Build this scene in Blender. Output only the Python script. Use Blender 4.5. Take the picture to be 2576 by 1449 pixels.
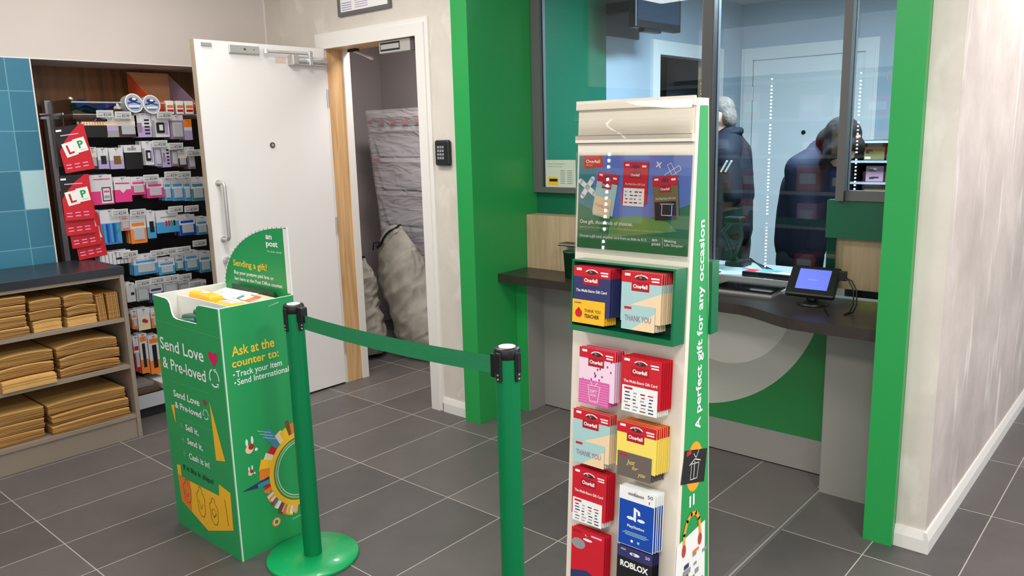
import bpy, math, random
from mathutils import Vector, Matrix, noise

for o in list(bpy.data.objects): bpy.data.objects.remove(o)
SC = bpy.context.scene
COL = SC.collection
PI = math.pi
R = math.radians

# ------------------------------------------------------------------ camera
def look(yaw, pitch, roll):
    cy, sy, cp, sp = math.cos(yaw), math.sin(yaw), math.cos(pitch), math.sin(pitch)
    fw = Vector((-sy*cp, cy*cp, sp)); rt = Vector((cy, sy, 0)); up = rt.cross(fw)
    c, s = math.cos(roll), math.sin(roll)
    return c*rt + s*up, -s*rt + c*up, fw
cam = bpy.data.cameras.new('camera'); cam.sensor_width = 36; cam.sensor_fit = 'HORIZONTAL'
cam.lens = 1984.1356/2576*36; cam.clip_start = .05; cam.clip_end = 60
co = bpy.data.objects.new('camera', cam); COL.objects.link(co)
r_, u_, f_ = look(0.7190854, -0.1915143, -0.0254944)
m = Matrix((r_, u_, -f_)).transposed().to_4x4(); m.translation = (2.8816932, -2.7633692, 1.5105118)
co.matrix_world = m
SC.camera = co

# ------------------------------------------------------------------ light and exposure
SC.view_settings.view_transform = 'Standard'
SC.view_settings.look = 'None'
SC.view_settings.gamma = 1
SC.view_settings.use_curve_mapping = False
SC.view_settings.exposure = 0.0
wd = bpy.data.worlds.new('world'); SC.world = wd; wd.use_nodes = True
wd.node_tree.nodes['Background'].inputs[0].default_value = (.95, .97, 1, 1)
wd.node_tree.nodes['Background'].inputs[1].default_value = 1.4
def area(name, loc, sx, sy, power, col=(1, .965, .92)):
    l = bpy.data.lights.new(name, 'AREA'); l.shape = 'RECTANGLE'; l.size = sx; l.size_y = sy; l.energy = power; l.color = col
    o = bpy.data.objects.new(name, l); COL.objects.link(o); o.location = loc
    return o
PANELS = [(-.75, -2.35), (-.75, -.95), (1.15, -3.0), (.3, -1.0), (3.05, -3.0), (3.05, -1.05), (3.05, .9)]
for (x, y) in PANELS: area('ceiling_panel_light', (x, y, 2.655), .56, .56, 9 if x < 0 else 23 if x < 2 else 32)
area('office_panel_light', (1.45, 1.25, 2.395), .56, .56, 118, (.66, .86, 1))
area('added_store_light', (-.85, .62, 2.36), .3, .3, 16, (1, .97, .96))  # unseen lamp added to brighten the store room and glint off the film

# ------------------------------------------------------------------ materials
def lin(c): return tuple(((v/255)/12.92 if v <= 10 else ((v/255+.055)/1.055)**2.4) for v in c)
MATS = {}
def mat(name, rgb, rough=.5, metal=0, spec=.5, var=0, scale=8, bump=0, bscale=60, coat=0, stretch=(1, 1, 1), emit=0, alpha=1, detail=4):
    if name in MATS: return MATS[name]
    m = bpy.data.materials.new(name); m.use_nodes = True; MATS[name] = m
    nt = m.node_tree; N = nt.nodes; L = nt.links; b = N['Principled BSDF']
    c = lin(rgb)
    b.inputs['Base Color'].default_value = (*c, 1); b.inputs['Roughness'].default_value = rough
    b.inputs['Metallic'].default_value = metal; b.inputs['Specular IOR Level'].default_value = spec
    b.inputs['Coat Weight'].default_value = coat
    b.inputs['Alpha'].default_value = alpha
    if emit: b.inputs['Emission Color'].default_value = (*c, 1); b.inputs['Emission Strength'].default_value = emit
    if var or bump:
        tc = N.new('ShaderNodeTexCoord'); mp = N.new('ShaderNodeMapping'); mp.inputs['Scale'].default_value = stretch
        L.new(tc.outputs['Object'], mp.inputs[0])
        if var:
            nz = N.new('ShaderNodeTexNoise'); nz.inputs['Scale'].default_value = scale; nz.inputs['Detail'].default_value = detail
            L.new(mp.outputs[0], nz.inputs['Vector'])
            mx = N.new('ShaderNodeMix'); mx.data_type = 'RGBA'
            mx.inputs[6].default_value = (*[v*(1-var) for v in c], 1); mx.inputs[7].default_value = (*[min(1, v*(1+var)) for v in c], 1)
            rp = N.new('ShaderNodeMapRange'); rp.inputs[1].default_value = .3; rp.inputs[2].default_value = .7
            L.new(nz.outputs[0], rp.inputs[0]); L.new(rp.outputs[0], mx.inputs[0]); L.new(mx.outputs[2], b.inputs['Base Color'])
        if bump:
            n2 = N.new('ShaderNodeTexNoise'); n2.inputs['Scale'].default_value = bscale
            L.new(mp.outputs[0], n2.inputs['Vector'])
            bp = N.new('ShaderNodeBump'); bp.inputs['Strength'].default_value = bump; bp.inputs['Distance'].default_value = .01
            L.new(n2.outputs[0], bp.inputs['Height']); L.new(bp.outputs[0], b.inputs['Normal'])
    return m

def floor_mat():
    m = bpy.data.materials.new('floor_tile'); m.use_nodes = True; nt = m.node_tree; N = nt.nodes; L = nt.links; b = N['Principled BSDF']
    def mth(op, a, bb=None, c=None):
        n = N.new('ShaderNodeMath'); n.operation = op
        for i, v in enumerate((a, bb, c)):
            if v is None: continue
            if isinstance(v, (int, float)): n.inputs[i].default_value = v
            else: L.new(v, n.inputs[i])
        return n.outputs[0]
    tc = N.new('ShaderNodeTexCoord'); sx = N.new('ShaderNodeSeparateXYZ'); L.new(tc.outputs['Object'], sx.inputs[0])
    x = mth('SUBTRACT', sx.outputs[0], mth('MULTIPLY', mth('GREATER_THAN', sx.outputs[0], 1.795), .0247))
    gx = mth('DIVIDE', x, .29669); gy = mth('DIVIDE', sx.outputs[1], .6)
    ex = mth('MULTIPLY', mth('ABSOLUTE', mth('SUBTRACT', mth('FRACT', gx), .5)), .29669)
    ey = mth('MULTIPLY', mth('ABSOLUTE', mth('SUBTRACT', mth('FRACT', gy), .5)), .6)
    g = mth('MAXIMUM', mth('GREATER_THAN', ex, .14835-.0019), mth('GREATER_THAN', ey, .3-.0019))
    cv = N.new('ShaderNodeCombineXYZ'); L.new(mth('FLOOR', gx), cv.inputs[0]); L.new(mth('FLOOR', gy), cv.inputs[1])
    wn = N.new('ShaderNodeTexWhiteNoise'); wn.noise_dimensions = '2D'; L.new(cv.outputs[0], wn.inputs['Vector'])
    nz = N.new('ShaderNodeTexNoise'); nz.inputs['Scale'].default_value = 5; nz.inputs['Detail'].default_value = 8; nz.inputs['Roughness'].default_value = .7
    L.new(tc.outputs['Object'], nz.inputs['Vector'])
    k = mth('ADD', mth('MULTIPLY', wn.outputs['Value'], .5), mth('MULTIPLY', nz.outputs[0], .5))
    cr = N.new('ShaderNodeValToRGB'); L.new(k, cr.inputs[0])
    cr.color_ramp.elements[0].position = .15; cr.color_ramp.elements[0].color = (*lin((74, 71, 71)), 1)
    cr.color_ramp.elements[1].position = .85; cr.color_ramp.elements[1].color = (*lin((106, 100, 97)), 1)
    mx = N.new('ShaderNodeMix'); mx.data_type = 'RGBA'; mx.inputs[7].default_value = (*lin((176, 170, 163)), 1)
    L.new(cr.outputs[0], mx.inputs[6]); L.new(g, mx.inputs[0]); L.new(mx.outputs[2], b.inputs['Base Color'])
    b.inputs['Roughness'].default_value = .42; b.inputs['Specular IOR Level'].default_value = .4
    bp = N.new('ShaderNodeBump'); bp.inputs['Strength'].default_value = .25; bp.inputs['Distance'].default_value = .002
    L.new(mth('SUBTRACT', mth('MULTIPLY', nz.outputs[0], .3), g), bp.inputs['Height']); L.new(bp.outputs[0], b.inputs['Normal'])
    return m

def plaster_mat(name, c0, c1, c2, s=(1, 1, 1)):
    """unfinished skim plaster: cloudy tone plus pale vertical trowel strokes"""
    m = bpy.data.materials.new(name); m.use_nodes = True; nt = m.node_tree; N = nt.nodes; L = nt.links; b = N['Principled BSDF']
    tc = N.new('ShaderNodeTexCoord')
    n1 = N.new('ShaderNodeTexNoise'); n1.inputs['Scale'].default_value = 2.2; n1.inputs['Detail'].default_value = 6; n1.inputs['Roughness'].default_value = .65
    L.new(tc.outputs['Object'], n1.inputs['Vector'])
    mp = N.new('ShaderNodeMapping'); mp.inputs['Scale'].default_value = (9*s[0], 9*s[1], 1.6*s[2]); L.new(tc.outputs['Object'], mp.inputs[0])
    n2 = N.new('ShaderNodeTexNoise'); n2.inputs['Scale'].default_value = 1.3; n2.inputs['Detail'].default_value = 5; n2.inputs['Distortion'].default_value = .6
    L.new(mp.outputs[0], n2.inputs['Vector'])
    r1 = N.new('ShaderNodeValToRGB'); L.new(n1.outputs[0], r1.inputs[0])
    r1.color_ramp.elements[0].position = .33; r1.color_ramp.elements[0].color = (*lin(c0), 1)
    r1.color_ramp.elements[1].position = .68; r1.color_ramp.elements[1].color = (*lin(c1), 1)
    r2 = N.new('ShaderNodeMapRange'); r2.inputs[1].default_value = .58; r2.inputs[2].default_value = .78; L.new(n2.outputs[0], r2.inputs[0])
    mx = N.new('ShaderNodeMix'); mx.data_type = 'RGBA'; mx.inputs[7].default_value = (*lin(c2), 1)
    L.new(r1.outputs[0], mx.inputs[6]); L.new(r2.outputs[0], mx.inputs[0]); L.new(mx.outputs[2], b.inputs['Base Color'])
    b.inputs['Roughness'].default_value = .75; b.inputs['Specular IOR Level'].default_value = .25
    return m

def wood_mat(name, c0, c1, axis=2, scale=3, rough=.45, knots=False):
    m = bpy.data.materials.new(name); m.use_nodes = True; nt = m.node_tree; N = nt.nodes; L = nt.links; b = N['Principled BSDF']
    tc = N.new('ShaderNodeTexCoord'); mp = N.new('ShaderNodeMapping'); s = [14, 14, 14]; s[axis] = .8
    mp.inputs['Scale'].default_value = s; L.new(tc.outputs['Object'], mp.inputs[0])
    nz = N.new('ShaderNodeTexNoise'); nz.inputs['Scale'].default_value = scale; nz.inputs['Detail'].default_value = 6; nz.inputs['Distortion'].default_value = .8
    L.new(mp.outputs[0], nz.inputs['Vector'])
    cr = N.new('ShaderNodeValToRGB'); L.new(nz.outputs[0], cr.inputs[0])
    cr.color_ramp.elements[0].position = .32; cr.color_ramp.elements[0].color = (*lin(c0), 1)
    cr.color_ramp.elements[1].position = .66; cr.color_ramp.elements[1].color = (*lin(c1), 1)
    out = cr.outputs[0]
    if knots:
        vo = N.new('ShaderNodeTexVoronoi'); vo.inputs['Scale'].default_value = 3.2; L.new(tc.outputs['Object'], vo.inputs['Vector'])
        mr = N.new('ShaderNodeMapRange'); mr.inputs[1].default_value = .045; mr.inputs[2].default_value = .085; mr.inputs[3].default_value = 1; mr.inputs[4].default_value = 0
        L.new(vo.outputs['Distance'], mr.inputs[0])
        mx = N.new('ShaderNodeMix'); mx.data_type = 'RGBA'; mx.inputs[7].default_value = (*lin((140, 92, 52)), 1)
        L.new(cr.outputs[0], mx.inputs[6]); L.new(mr.outputs[0], mx.inputs[0]); out = mx.outputs[2]
    L.new(out, b.inputs['Base Color']); b.inputs['Roughness'].default_value = rough
    return m

def paper_edge_mat():
    """manila paper: plain, with fine layer lines along the height"""
    m = bpy.data.materials.new('manila_paper'); m.use_nodes = True; nt = m.node_tree; N = nt.nodes; L = nt.links; b = N['Principled BSDF']
    tc = N.new('ShaderNodeTexCoord'); mp = N.new('ShaderNodeMapping'); mp.inputs['Scale'].default_value = (2, 2, 220); L.new(tc.outputs['Object'], mp.inputs[0])
    nz = N.new('ShaderNodeTexNoise'); nz.inputs['Scale'].default_value = 1.0; nz.inputs['Detail'].default_value = 2; L.new(mp.outputs[0], nz.inputs['Vector'])
    cr = N.new('ShaderNodeValToRGB'); L.new(nz.outputs[0], cr.inputs[0])
    cr.color_ramp.elements[0].position = .36; cr.color_ramp.elements[0].color = (*lin((128, 86, 46)), 1)
    cr.color_ramp.elements[1].position = .62; cr.color_ramp.elements[1].color = (*lin((204, 154, 88)), 1)
    L.new(cr.outputs[0], b.inputs['Base Color']); b.inputs['Roughness'].default_value = .6; b.inputs['Specular IOR Level'].default_value = .3
    return m

def glass_mat(name, tint, refl=1.0, rough=0.0):
    m = bpy.data.materials.new(name); m.use_nodes = True; nt = m.node_tree; N = nt.nodes; L = nt.links; N.clear()
    out = N.new('ShaderNodeOutputMaterial'); tr = N.new('ShaderNodeBsdfTransparent'); gl = N.new('ShaderNodeBsdfGlossy')
    tr.inputs[0].default_value = (*tint, 1); gl.inputs['Roughness'].default_value = rough
    fr = N.new('ShaderNodeFresnel'); fr.inputs[0].default_value = 1.5
    mu = N.new('ShaderNodeMath'); mu.operation = 'MULTIPLY'; mu.inputs[1].default_value = refl; L.new(fr.outputs[0], mu.inputs[0])
    mx = N.new('ShaderNodeMixShader'); L.new(mu.outputs[0], mx.inputs[0]); L.new(tr.outputs[0], mx.inputs[1]); L.new(gl.outputs[0], mx.inputs[2])
    L.new(mx.outputs[0], out.inputs[0]); MATS[name] = m
    return m

def film_mat():
    m = bpy.data.materials.new('stretch_film'); m.use_nodes = True; nt = m.node_tree; N = nt.nodes; L = nt.links; b = N['Principled BSDF']
    b.inputs['Base Color'].default_value = (.86, .85, .86, 1); b.inputs['Roughness'].default_value = .14; b.inputs['Alpha'].default_value = .26
    b.inputs['Specular IOR Level'].default_value = 1.0
    tc = N.new('ShaderNodeTexCoord'); mp = N.new('ShaderNodeMapping'); mp.inputs['Scale'].default_value = (2.2, 2.2, 7); mp.inputs['Rotation'].default_value = (.2, .7, 0)
    L.new(tc.outputs['Object'], mp.inputs[0])
    nz = N.new('ShaderNodeTexNoise'); nz.inputs['Scale'].default_value = 1.5; nz.inputs['Detail'].default_value = 2; nz.inputs['Distortion'].default_value = 2.2
    L.new(mp.outputs[0], nz.inputs['Vector'])
    bp = N.new('ShaderNodeBump'); bp.inputs['Strength'].default_value = .6; bp.inputs['Distance'].default_value = .05
    L.new(nz.outputs[0], bp.inputs['Height']); L.new(bp.outputs[0], b.inputs['Normal'])
    return m

FLOOR = floor_mat()
PLASTER = plaster_mat('grey_skim_plaster', (178, 167, 161), (208, 196, 190), (236, 228, 224))
PLASTER_EDGE = plaster_mat('fresh_plaster_edge', (206, 198, 187), (221, 213, 203), (234, 228, 219), (.6, .6, 2.2))
WALLP = mat('cream_wall_paint', (214, 203, 196), .7, spec=.25, var=.04, scale=1.5)
OFFW = mat('office_wall_paint', (172, 182, 190), .6, var=.04, scale=1.5)
STOREW = mat('store_wall_paint', (158, 150, 150), .7, var=.05, scale=1.5)
CEIL = mat('ceiling_white', (225, 222, 216), .8)
WHITE = mat('white_paint', (234, 231, 227), .4, var=.02, scale=2)
WHITEB = mat('white_gloss_trim', (232, 228, 222), .35)
DOORW = mat('white_door_face', (236, 233, 231), .38, var=.02, scale=1.2)
DOORE = mat('door_edge_lipping', (178, 160, 138), .6, var=.1, scale=12)
PINE = wood_mat('bare_pine', (190, 146, 96), (222, 182, 132), 2, 2.2, .55, True)
BROWNW = wood_mat('dark_veneer', (92, 58, 30), (134, 88, 48), 2, 1.4, .4)
OAKV = wood_mat('pale_oak_veneer', (172, 148, 116), (190, 166, 134), 2, 3, .5)
GREEN = mat('green_gloss_panel', (42, 156, 78), .28, spec=.4)
GREEND = mat('deep_green_panel', (18, 100, 70), .35)
GBOX = mat('printed_green_card', (40, 156, 88), .42)
GPOST = mat('green_powder_coat', (0, 122, 70), .35, spec=.3)
GBASE = mat('green_base_coat', (8, 164, 94), .3, coat=.3)
GBELT = mat('green_webbing', (30, 128, 80), .7, var=.08, scale=300, stretch=(.1, .1, 1))
GSTAND = mat('printed_green_side', (30, 156, 82), .4)
GTRAY = mat('green_acrylic', (0, 108, 66), .15, spec=.6)
CREAM = mat('cream_board', (236, 226, 208), .45)
CARDW = mat('white_cardboard', (238, 236, 230), .6)
BLACKP = mat('black_plastic', (22, 22, 23), .38)
BLACKG = mat('black_gloss', (10, 10, 12), .08)
STEEL = mat('satin_steel', (196, 194, 192), .34, metal=.55)
CHROME = mat('chrome', (214, 214, 214), .16, metal=.6)
ALU = mat('grey_aluminium_frame', (112, 110, 110), .42, metal=.35)
ALUD = mat('dark_alu_side', (84, 82, 82), .45, metal=.2)
GREYP = mat('grey_laminate', (146, 143, 137), .42)
GREYL = mat('pale_grey_print', (180, 180, 170), .42)
GREYLL = mat('off_white_print', (212, 209, 200), .42)
WORKT = mat('dark_brown_worktop', (52, 46, 42), .34, var=.12, scale=20, stretch=(1, 8, 1))
UNITM = mat('taupe_laminate', (146, 132, 118), .5, var=.03, scale=3)
UNITT = mat('charcoal_top', (44, 46, 52), .3)
TEAL = None
MANILA = paper_edge_mat()
MANTOP = mat('manila_face', (226, 178, 106), .55, var=.06, scale=9)
GLASS = glass_mat('screen_glass', (.82, .89, .93), 1.15)
ACRYL = glass_mat('clear_acrylic', (.985, .985, .98), .8, .02)
FILM = film_mat()
RED = mat('print_red', (206, 28, 44), .35)
REDD = mat('dark_red_print', (176, 18, 36), .35)
YEL = mat('print_yellow', (250, 190, 40), .4)
YELT = mat('lettering_yellow', (246, 206, 60), .5)
WHT = mat('print_white', (244, 244, 240), .45)
BLK = mat('print_black', (24, 24, 26), .4)
NAVY = mat('print_navy', (50, 56, 104), .35)
BLUE = mat('print_blue', (20, 74, 172), .3)
SKY = mat('print_sky', (92, 122, 196), .35)
TEALP = mat('print_teal', (62, 132, 142), .4)
AQUA = mat('print_aqua', (172, 208, 204), .38)
PEACH = mat('print_peach', (242, 214, 172), .38)
PINK = mat('print_pink', (240, 176, 214), .38)
PINKD = mat('print_magenta', (222, 100, 168), .38)
LYEL = mat('print_lemon', (250, 226, 104), .38)
TAUPE = mat('print_taupe', (110, 98, 90), .38)
OLIVE = mat('print_olive', (122, 110, 66), .4)
ORANGE = mat('print_orange', (236, 128, 40), .4)
HILL = mat('print_hill_green', (44, 116, 62), .4)
LGREEN = mat('print_grass', (104, 152, 74), .4)
GREYT = mat('print_grey', (150, 150, 150), .45)
DGREEN = mat('print_dark_green', (22, 70, 44), .45)
STEELB = mat('print_steel_blue', (62, 140, 160), .45)
LILAC = mat('print_lilac', (172, 158, 200), .4)
BROWNP = mat('print_brown', (120, 78, 44), .5)
CYANP = mat('print_cyan', (70, 150, 200), .3)
CLEARB = mat('clear_blister', (206, 210, 214), .12, alpha=.55)
TAGW = mat('price_tag_paper', (216, 216, 216), .4)
TAPEF = mat('silver_label', (190, 200, 214), .2, metal=.3)

# ------------------------------------------------------------------ mesh helper
class Frame:
    def __init__(s, o, u, v):
        s.o, s.u, s.v = Vector(o), Vector(u).normalized(), Vector(v).normalized(); s.n = s.u.cross(s.v)
    def p(s, a, b, c=0): return s.o + a*s.u + b*s.v + c*s.n
WORLDF = Frame((0, 0, 0), (1, 0, 0), (0, 1, 0))
_text_cache = {}
class MB:
    def __init__(s): s.v, s.f, s.m, s.ms, s.sm = [], [], [], [], []
    def slot(s, m):
        if m not in s.ms: s.ms.append(m)
        return s.ms.index(m)
    def add(s, vs, fs, m, smooth=False):
        k = len(s.v); s.v += [Vector(q) for q in vs]; i = s.slot(m)
        for f in fs: s.f.append([k+j for j in f]); s.m.append(i); s.sm.append(smooth)
        return s
    def box(s, x0, x1, y0, y1, z0, z1, m, F=None):
        P = [(x, y, z) for z in (z0, z1) for y in (y0, y1) for x in (x0, x1)]
        if F: P = [F.p(*q) for q in P]
        return s.add(P, [(0, 2, 3, 1), (4, 5, 7, 6), (0, 1, 5, 4), (2, 6, 7, 3), (1, 3, 7, 5), (0, 4, 6, 2)], m)
    def bbox(s, x0, x1, y0, y1, z0, z1, m, bev=.004, F=None, seg=2):
        """box with its four upright edges and rims rounded"""
        n = seg; ring = []
        for (cx, cy, a0) in ((x1-bev, y1-bev, 0), (x0+bev, y1-bev, 90), (x0+bev, y0+bev, 180), (x1-bev, y0+bev, 270)):
            for i in range(n+1): ring.append((cx, cy, R(a0+90*i/n)))
            rows = [(z0 + bev*(1-math.cos(R(90*i/n))), bev*(1-math.sin(R(90*i/n)))) for i in range(n+1)]
        rows = rows + [(z1 - (z-z0), d) for z, d in reversed(rows)]
        P = []; K = len(ring)
        for z, d in rows:
            for cx, cy, a in ring: P.append((cx+(bev-d)*math.cos(a), cy+(bev-d)*math.sin(a), z))
        Fs = []
        for i in range(len(rows)-1):
            for j in range(K): Fs.append((i*K+j, i*K+(j+1) % K, (i+1)*K+(j+1) % K, (i+1)*K+j))
        Fs.append(tuple(reversed(range(K)))); Fs.append(tuple(range((len(rows)-1)*K, len(rows)*K)))
        if F: P = [F.p(*q) for q in P]
        return s.add(P, Fs, m)
    def quad(s, F, a0, b0, a1, b1, m, c=.0008): return s.add([F.p(a0, b0, c), F.p(a1, b0, c), F.p(a1, b1, c), F.p(a0, b1, c)], [(0, 1, 2, 3)], m)
    def poly(s, F, pts, m, c=.0008):
        a = sum(pts[i][0]*pts[(i+1) % len(pts)][1]-pts[(i+1) % len(pts)][0]*pts[i][1] for i in range(len(pts)))
        if a < 0: pts = pts[::-1]
        return s.add([F.p(x, y, c) for x, y in pts], [tuple(range(len(pts)))], m)
    def disc(s, F, cx, cy, r, m, c=.0008, ry=None, n=28, a0=0, a1=360):
        ry = ry or r; pts = [(cx+r*math.cos(R(a0+(a1-a0)*i/n)), cy+ry*math.sin(R(a0+(a1-a0)*i/n))) for i in range(n+(0 if a1-a0 == 360 else 1))]
        return s.poly(F, pts, m, c)
    def line(s, F, pts, w, m, c=.0012, closed=False):
        n = len(pts)
        for i in range(n if closed else n-1):
            a, b = Vector(pts[i]), Vector(pts[(i+1) % n]); d = b-a
            if d.length < 1e-6: continue
            t = d.normalized()*w*.3; q = Vector((-d.y, d.x)).normalized()*w/2
            s.poly(F, [tuple(a-t+q), tuple(a-t-q), tuple(b+t-q), tuple(b+t+q)], m, c)
        return s
    def ring(s, F, cx, cy, r0, r1, m, c=.0008, a0=0, a1=360, n=40, ky=1):
        vs = []
        for i in range(n+1):
            a = R(a0+(a1-a0)*i/n)
            for r in (r0, r1): vs.append(F.p(cx+r*math.cos(a), cy+ky*r*math.sin(a), c))
        return s.add(vs, [(2*i, 2*i+1, 2*i+3, 2*i+2) for i in range(n)], m)
    def prism(s, F, pts, c0, c1, m, side=None):
        a = sum(pts[i][0]*pts[(i+1) % len(pts)][1]-pts[(i+1) % len(pts)][0]*pts[i][1] for i in range(len(pts)))
        if a < 0: pts = pts[::-1]
        n = len(pts)
        s.add([F.p(x, y, c1) for x, y in pts], [tuple(range(n))], m)
        s.add([F.p(x, y, c0) for x, y in pts], [tuple(reversed(range(n)))], side or m)
        s.add([F.p(x, y, c0) for x, y in pts]+[F.p(x, y, c1) for x, y in pts], [(i, (i+1) % n, n+(i+1) % n, n+i) for i in range(n)], side or m)
        return s
    def cyl(s, p0, p1, r0, m, r1=None, n=24, smooth=True):
        p0, p1 = Vector(p0), Vector(p1); r1 = r0 if r1 is None else r1
        d = (p1-p0).normalized(); a = d.orthogonal().normalized(); b = d.cross(a)
        vs = []
        for p, r in ((p0, r0), (p1, r1)):
            for i in range(n): t = 2*PI*i/n; vs.append(p+r*(math.cos(t)*a+math.sin(t)*b))
        s.add(vs, [(i, (i+1) % n, n+(i+1) % n, n+i) for i in range(n)], m, smooth)
        s.add(vs[:n], [tuple(reversed(range(n)))], m); s.add(vs[n:], [tuple(range(n))], m)
        return s
    def lathe(s, o, prof, m, n=32, axis='z'):
        vs = []; K = len(prof)
        for i in range(n):
            t = 2*PI*i/n
            for r, z in prof:
                q = (r*math.cos(t), r*math.sin(t), z)
                if axis == 'y': q = (q[0], q[2], q[1])
                if axis == 'x': q = (q[2], q[0], q[1])
                vs.append(Vector(o)+Vector(q))
        fs = [(i*K+j, ((i+1) % n)*K+j, ((i+1) % n)*K+j+1, i*K+j+1) for i in range(n) for j in range(K-1)]
        return s.add(vs, fs, m, True)
    def tube(s, pts, r, m, n=10):
        pts = [Vector(q) for q in pts]; rs = r if isinstance(r, (list, tuple)) else [r]*len(pts)
        vs = []; ref = None
        for i, q in enumerate(pts):
            d = (pts[min(i+1, len(pts)-1)]-pts[max(i-1, 0)]).normalized()
            if ref is None: ref = d.orthogonal()
            a = (ref-d*ref.dot(d)).normalized(); ref = a; b = d.cross(a)
            for k in range(n): t = 2*PI*k/n; vs.append(q+rs[i]*(math.cos(t)*a+math.sin(t)*b))
        fs = [(i*n+k, i*n+(k+1) % n, (i+1)*n+(k+1) % n, (i+1)*n+k) for i in range(len(pts)-1) for k in range(n)]
        s.add(vs, fs, m, True)
        s.add(vs[:n], [tuple(reversed(range(n)))], m); s.add(vs[-n:], [tuple(range(n))], m)
        return s
    def ell(s, c, r, m, n=16, k=10, M=None):
        vs = []
        for i in range(k+1):
            ph = -PI/2+PI*i/k
            for j in range(n):
                t = 2*PI*j/n; q = Vector((r[0]*math.cos(ph)*math.cos(t), r[1]*math.cos(ph)*math.sin(t), r[2]*math.sin(ph)))
                if M: q = M @ q
                vs.append(Vector(c)+q)
        return s.add(vs, [(i*n+j, i*n+(j+1) % n, (i+1)*n+(j+1) % n, (i+1)*n+j) for i in range(k) for j in range(n)], m, True)
    def grid(s, fn, nu, nv, m, closed_u=False, smooth=True, flip=False):
        vs = [Vector(fn(i/nu, j/nv)) for j in range(nv+1) for i in range(nu+(0 if closed_u else 1))]
        W = nu if closed_u else nu+1
        fs = []
        for j in range(nv):
            for i in range(nu):
                i2 = (i+1) % W if closed_u else i+1
                f = (j*W+i, j*W+i2, (j+1)*W+i2, (j+1)*W+i); fs.append(f[::-1] if flip else f)
        return s.add(vs, fs, m, smooth)
    def text(s, F, body, a, b, h, m, w=None, c=.0012, align='l', bold=.0, rot=0, shear=0):
        """lettering: cap height h with its baseline start at (a, b); w forces the width"""
        key = (body, bold, shear)
        if key not in _text_cache:
            cu = bpy.data.curves.new('lettering', 'FONT'); cu.body = body; cu.size = 1; cu.offset = bold; cu.resolution_u = 3; cu.shear = shear
            ob = bpy.data.objects.new('lettering', cu); COL.objects.link(ob)
            dg = bpy.context.evaluated_depsgraph_get(); me = bpy.data.meshes.new_from_object(ob.evaluated_get(dg))
            _text_cache[key] = ([tuple(v.co) for v in me.vertices], [tuple(p.vertices) for p in me.polygons])
            bpy.data.objects.remove(ob); bpy.data.curves.remove(cu); bpy.data.meshes.remove(me)
        V, Fc = _text_cache[key]
        if not V: return s
        x0 = min(v[0] for v in V); x1 = max(v[0] for v in V)
        sy = h/.69; sx = sy if w is None else w/(x1-x0)
        wd_ = (x1-x0)*sx; off = {'l': 0, 'c': -wd_/2, 'r': -wd_}[align]
        cr, sr = math.cos(R(rot)), math.sin(R(rot))
        P = []
        for x, y, z in V:
            X, Y = (x-x0)*sx+off, y*sy
            P.append(F.p(a+cr*X-sr*Y, b+sr*X+cr*Y, c))
        return s.add(P, Fc, m)
    def build(s, name, parent=None, smooth=None, kind=None, local=False, origin=None):
        me = bpy.data.meshes.new(name)
        off = Vector((0, 0, 0))
        if parent is not None and not local: off = wloc(parent)
        elif origin is not None: off = Vector(origin)
        me.from_pydata([tuple(q-off) for q in s.v], [], s.f)
        for q in s.ms: me.materials.append(q)
        me.polygons.foreach_set('material_index', s.m)
        me.polygons.foreach_set('use_smooth', s.sm if smooth is None else [smooth]*len(s.f))
        me.validate(); me.update()
        o = bpy.data.objects.new(name, me); COL.objects.link(o)
        if parent is not None: o.parent = parent
        elif origin is not None: o.location = off
        if kind: o['kind'] = kind
        return o
def wloc(o):
    v = Vector((0, 0, 0))
    while o is not None: v += o.location; o = o.parent
    return v
def tag(o, label, cat, group=None, kind=None):
    o['label'] = label; o['category'] = cat
    if group: o['group'] = group
    if kind: o['kind'] = kind
    return o
def thing(name, loc, label, cat, group=None):
    o = bpy.data.objects.new(name, None); COL.objects.link(o); o.location = loc; o.empty_display_size = .05
    return tag(o, label, cat, group)
def copy_tree(o, parent=None):
    c = o.copy(); COL.objects.link(c)
    if parent is not None: c.parent = parent
    for ch in [k for k in bpy.data.objects if k.parent == o]: copy_tree(ch, c)
    return c
def struct(name, label=None):
    def f(mb, parent=None):
        o = mb.build(name, parent, kind='structure')
        if label: o['label'] = label
        return o
    return f
def remesh(o, vox, smooth=6, fac=.5):
    m1 = o.modifiers.new('r', 'REMESH'); m1.mode = 'VOXEL'; m1.voxel_size = vox; m1.use_smooth_shade = True
    if smooth: m2 = o.modifiers.new('s', 'SMOOTH'); m2.iterations = smooth; m2.factor = fac
    dg = bpy.context.evaluated_depsgraph_get(); dg.update(); me = bpy.data.meshes.new_from_object(o.evaluated_get(dg))
    mats = list(o.data.materials); o.modifiers.clear(); old = o.data; o.data = me
    me.materials.clear()
    for q in mats[:1]: me.materials.append(q)
    bpy.data.meshes.remove(old)
    for p in me.polygons: p.use_smooth = True; p.material_index = 0
    return o

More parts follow.
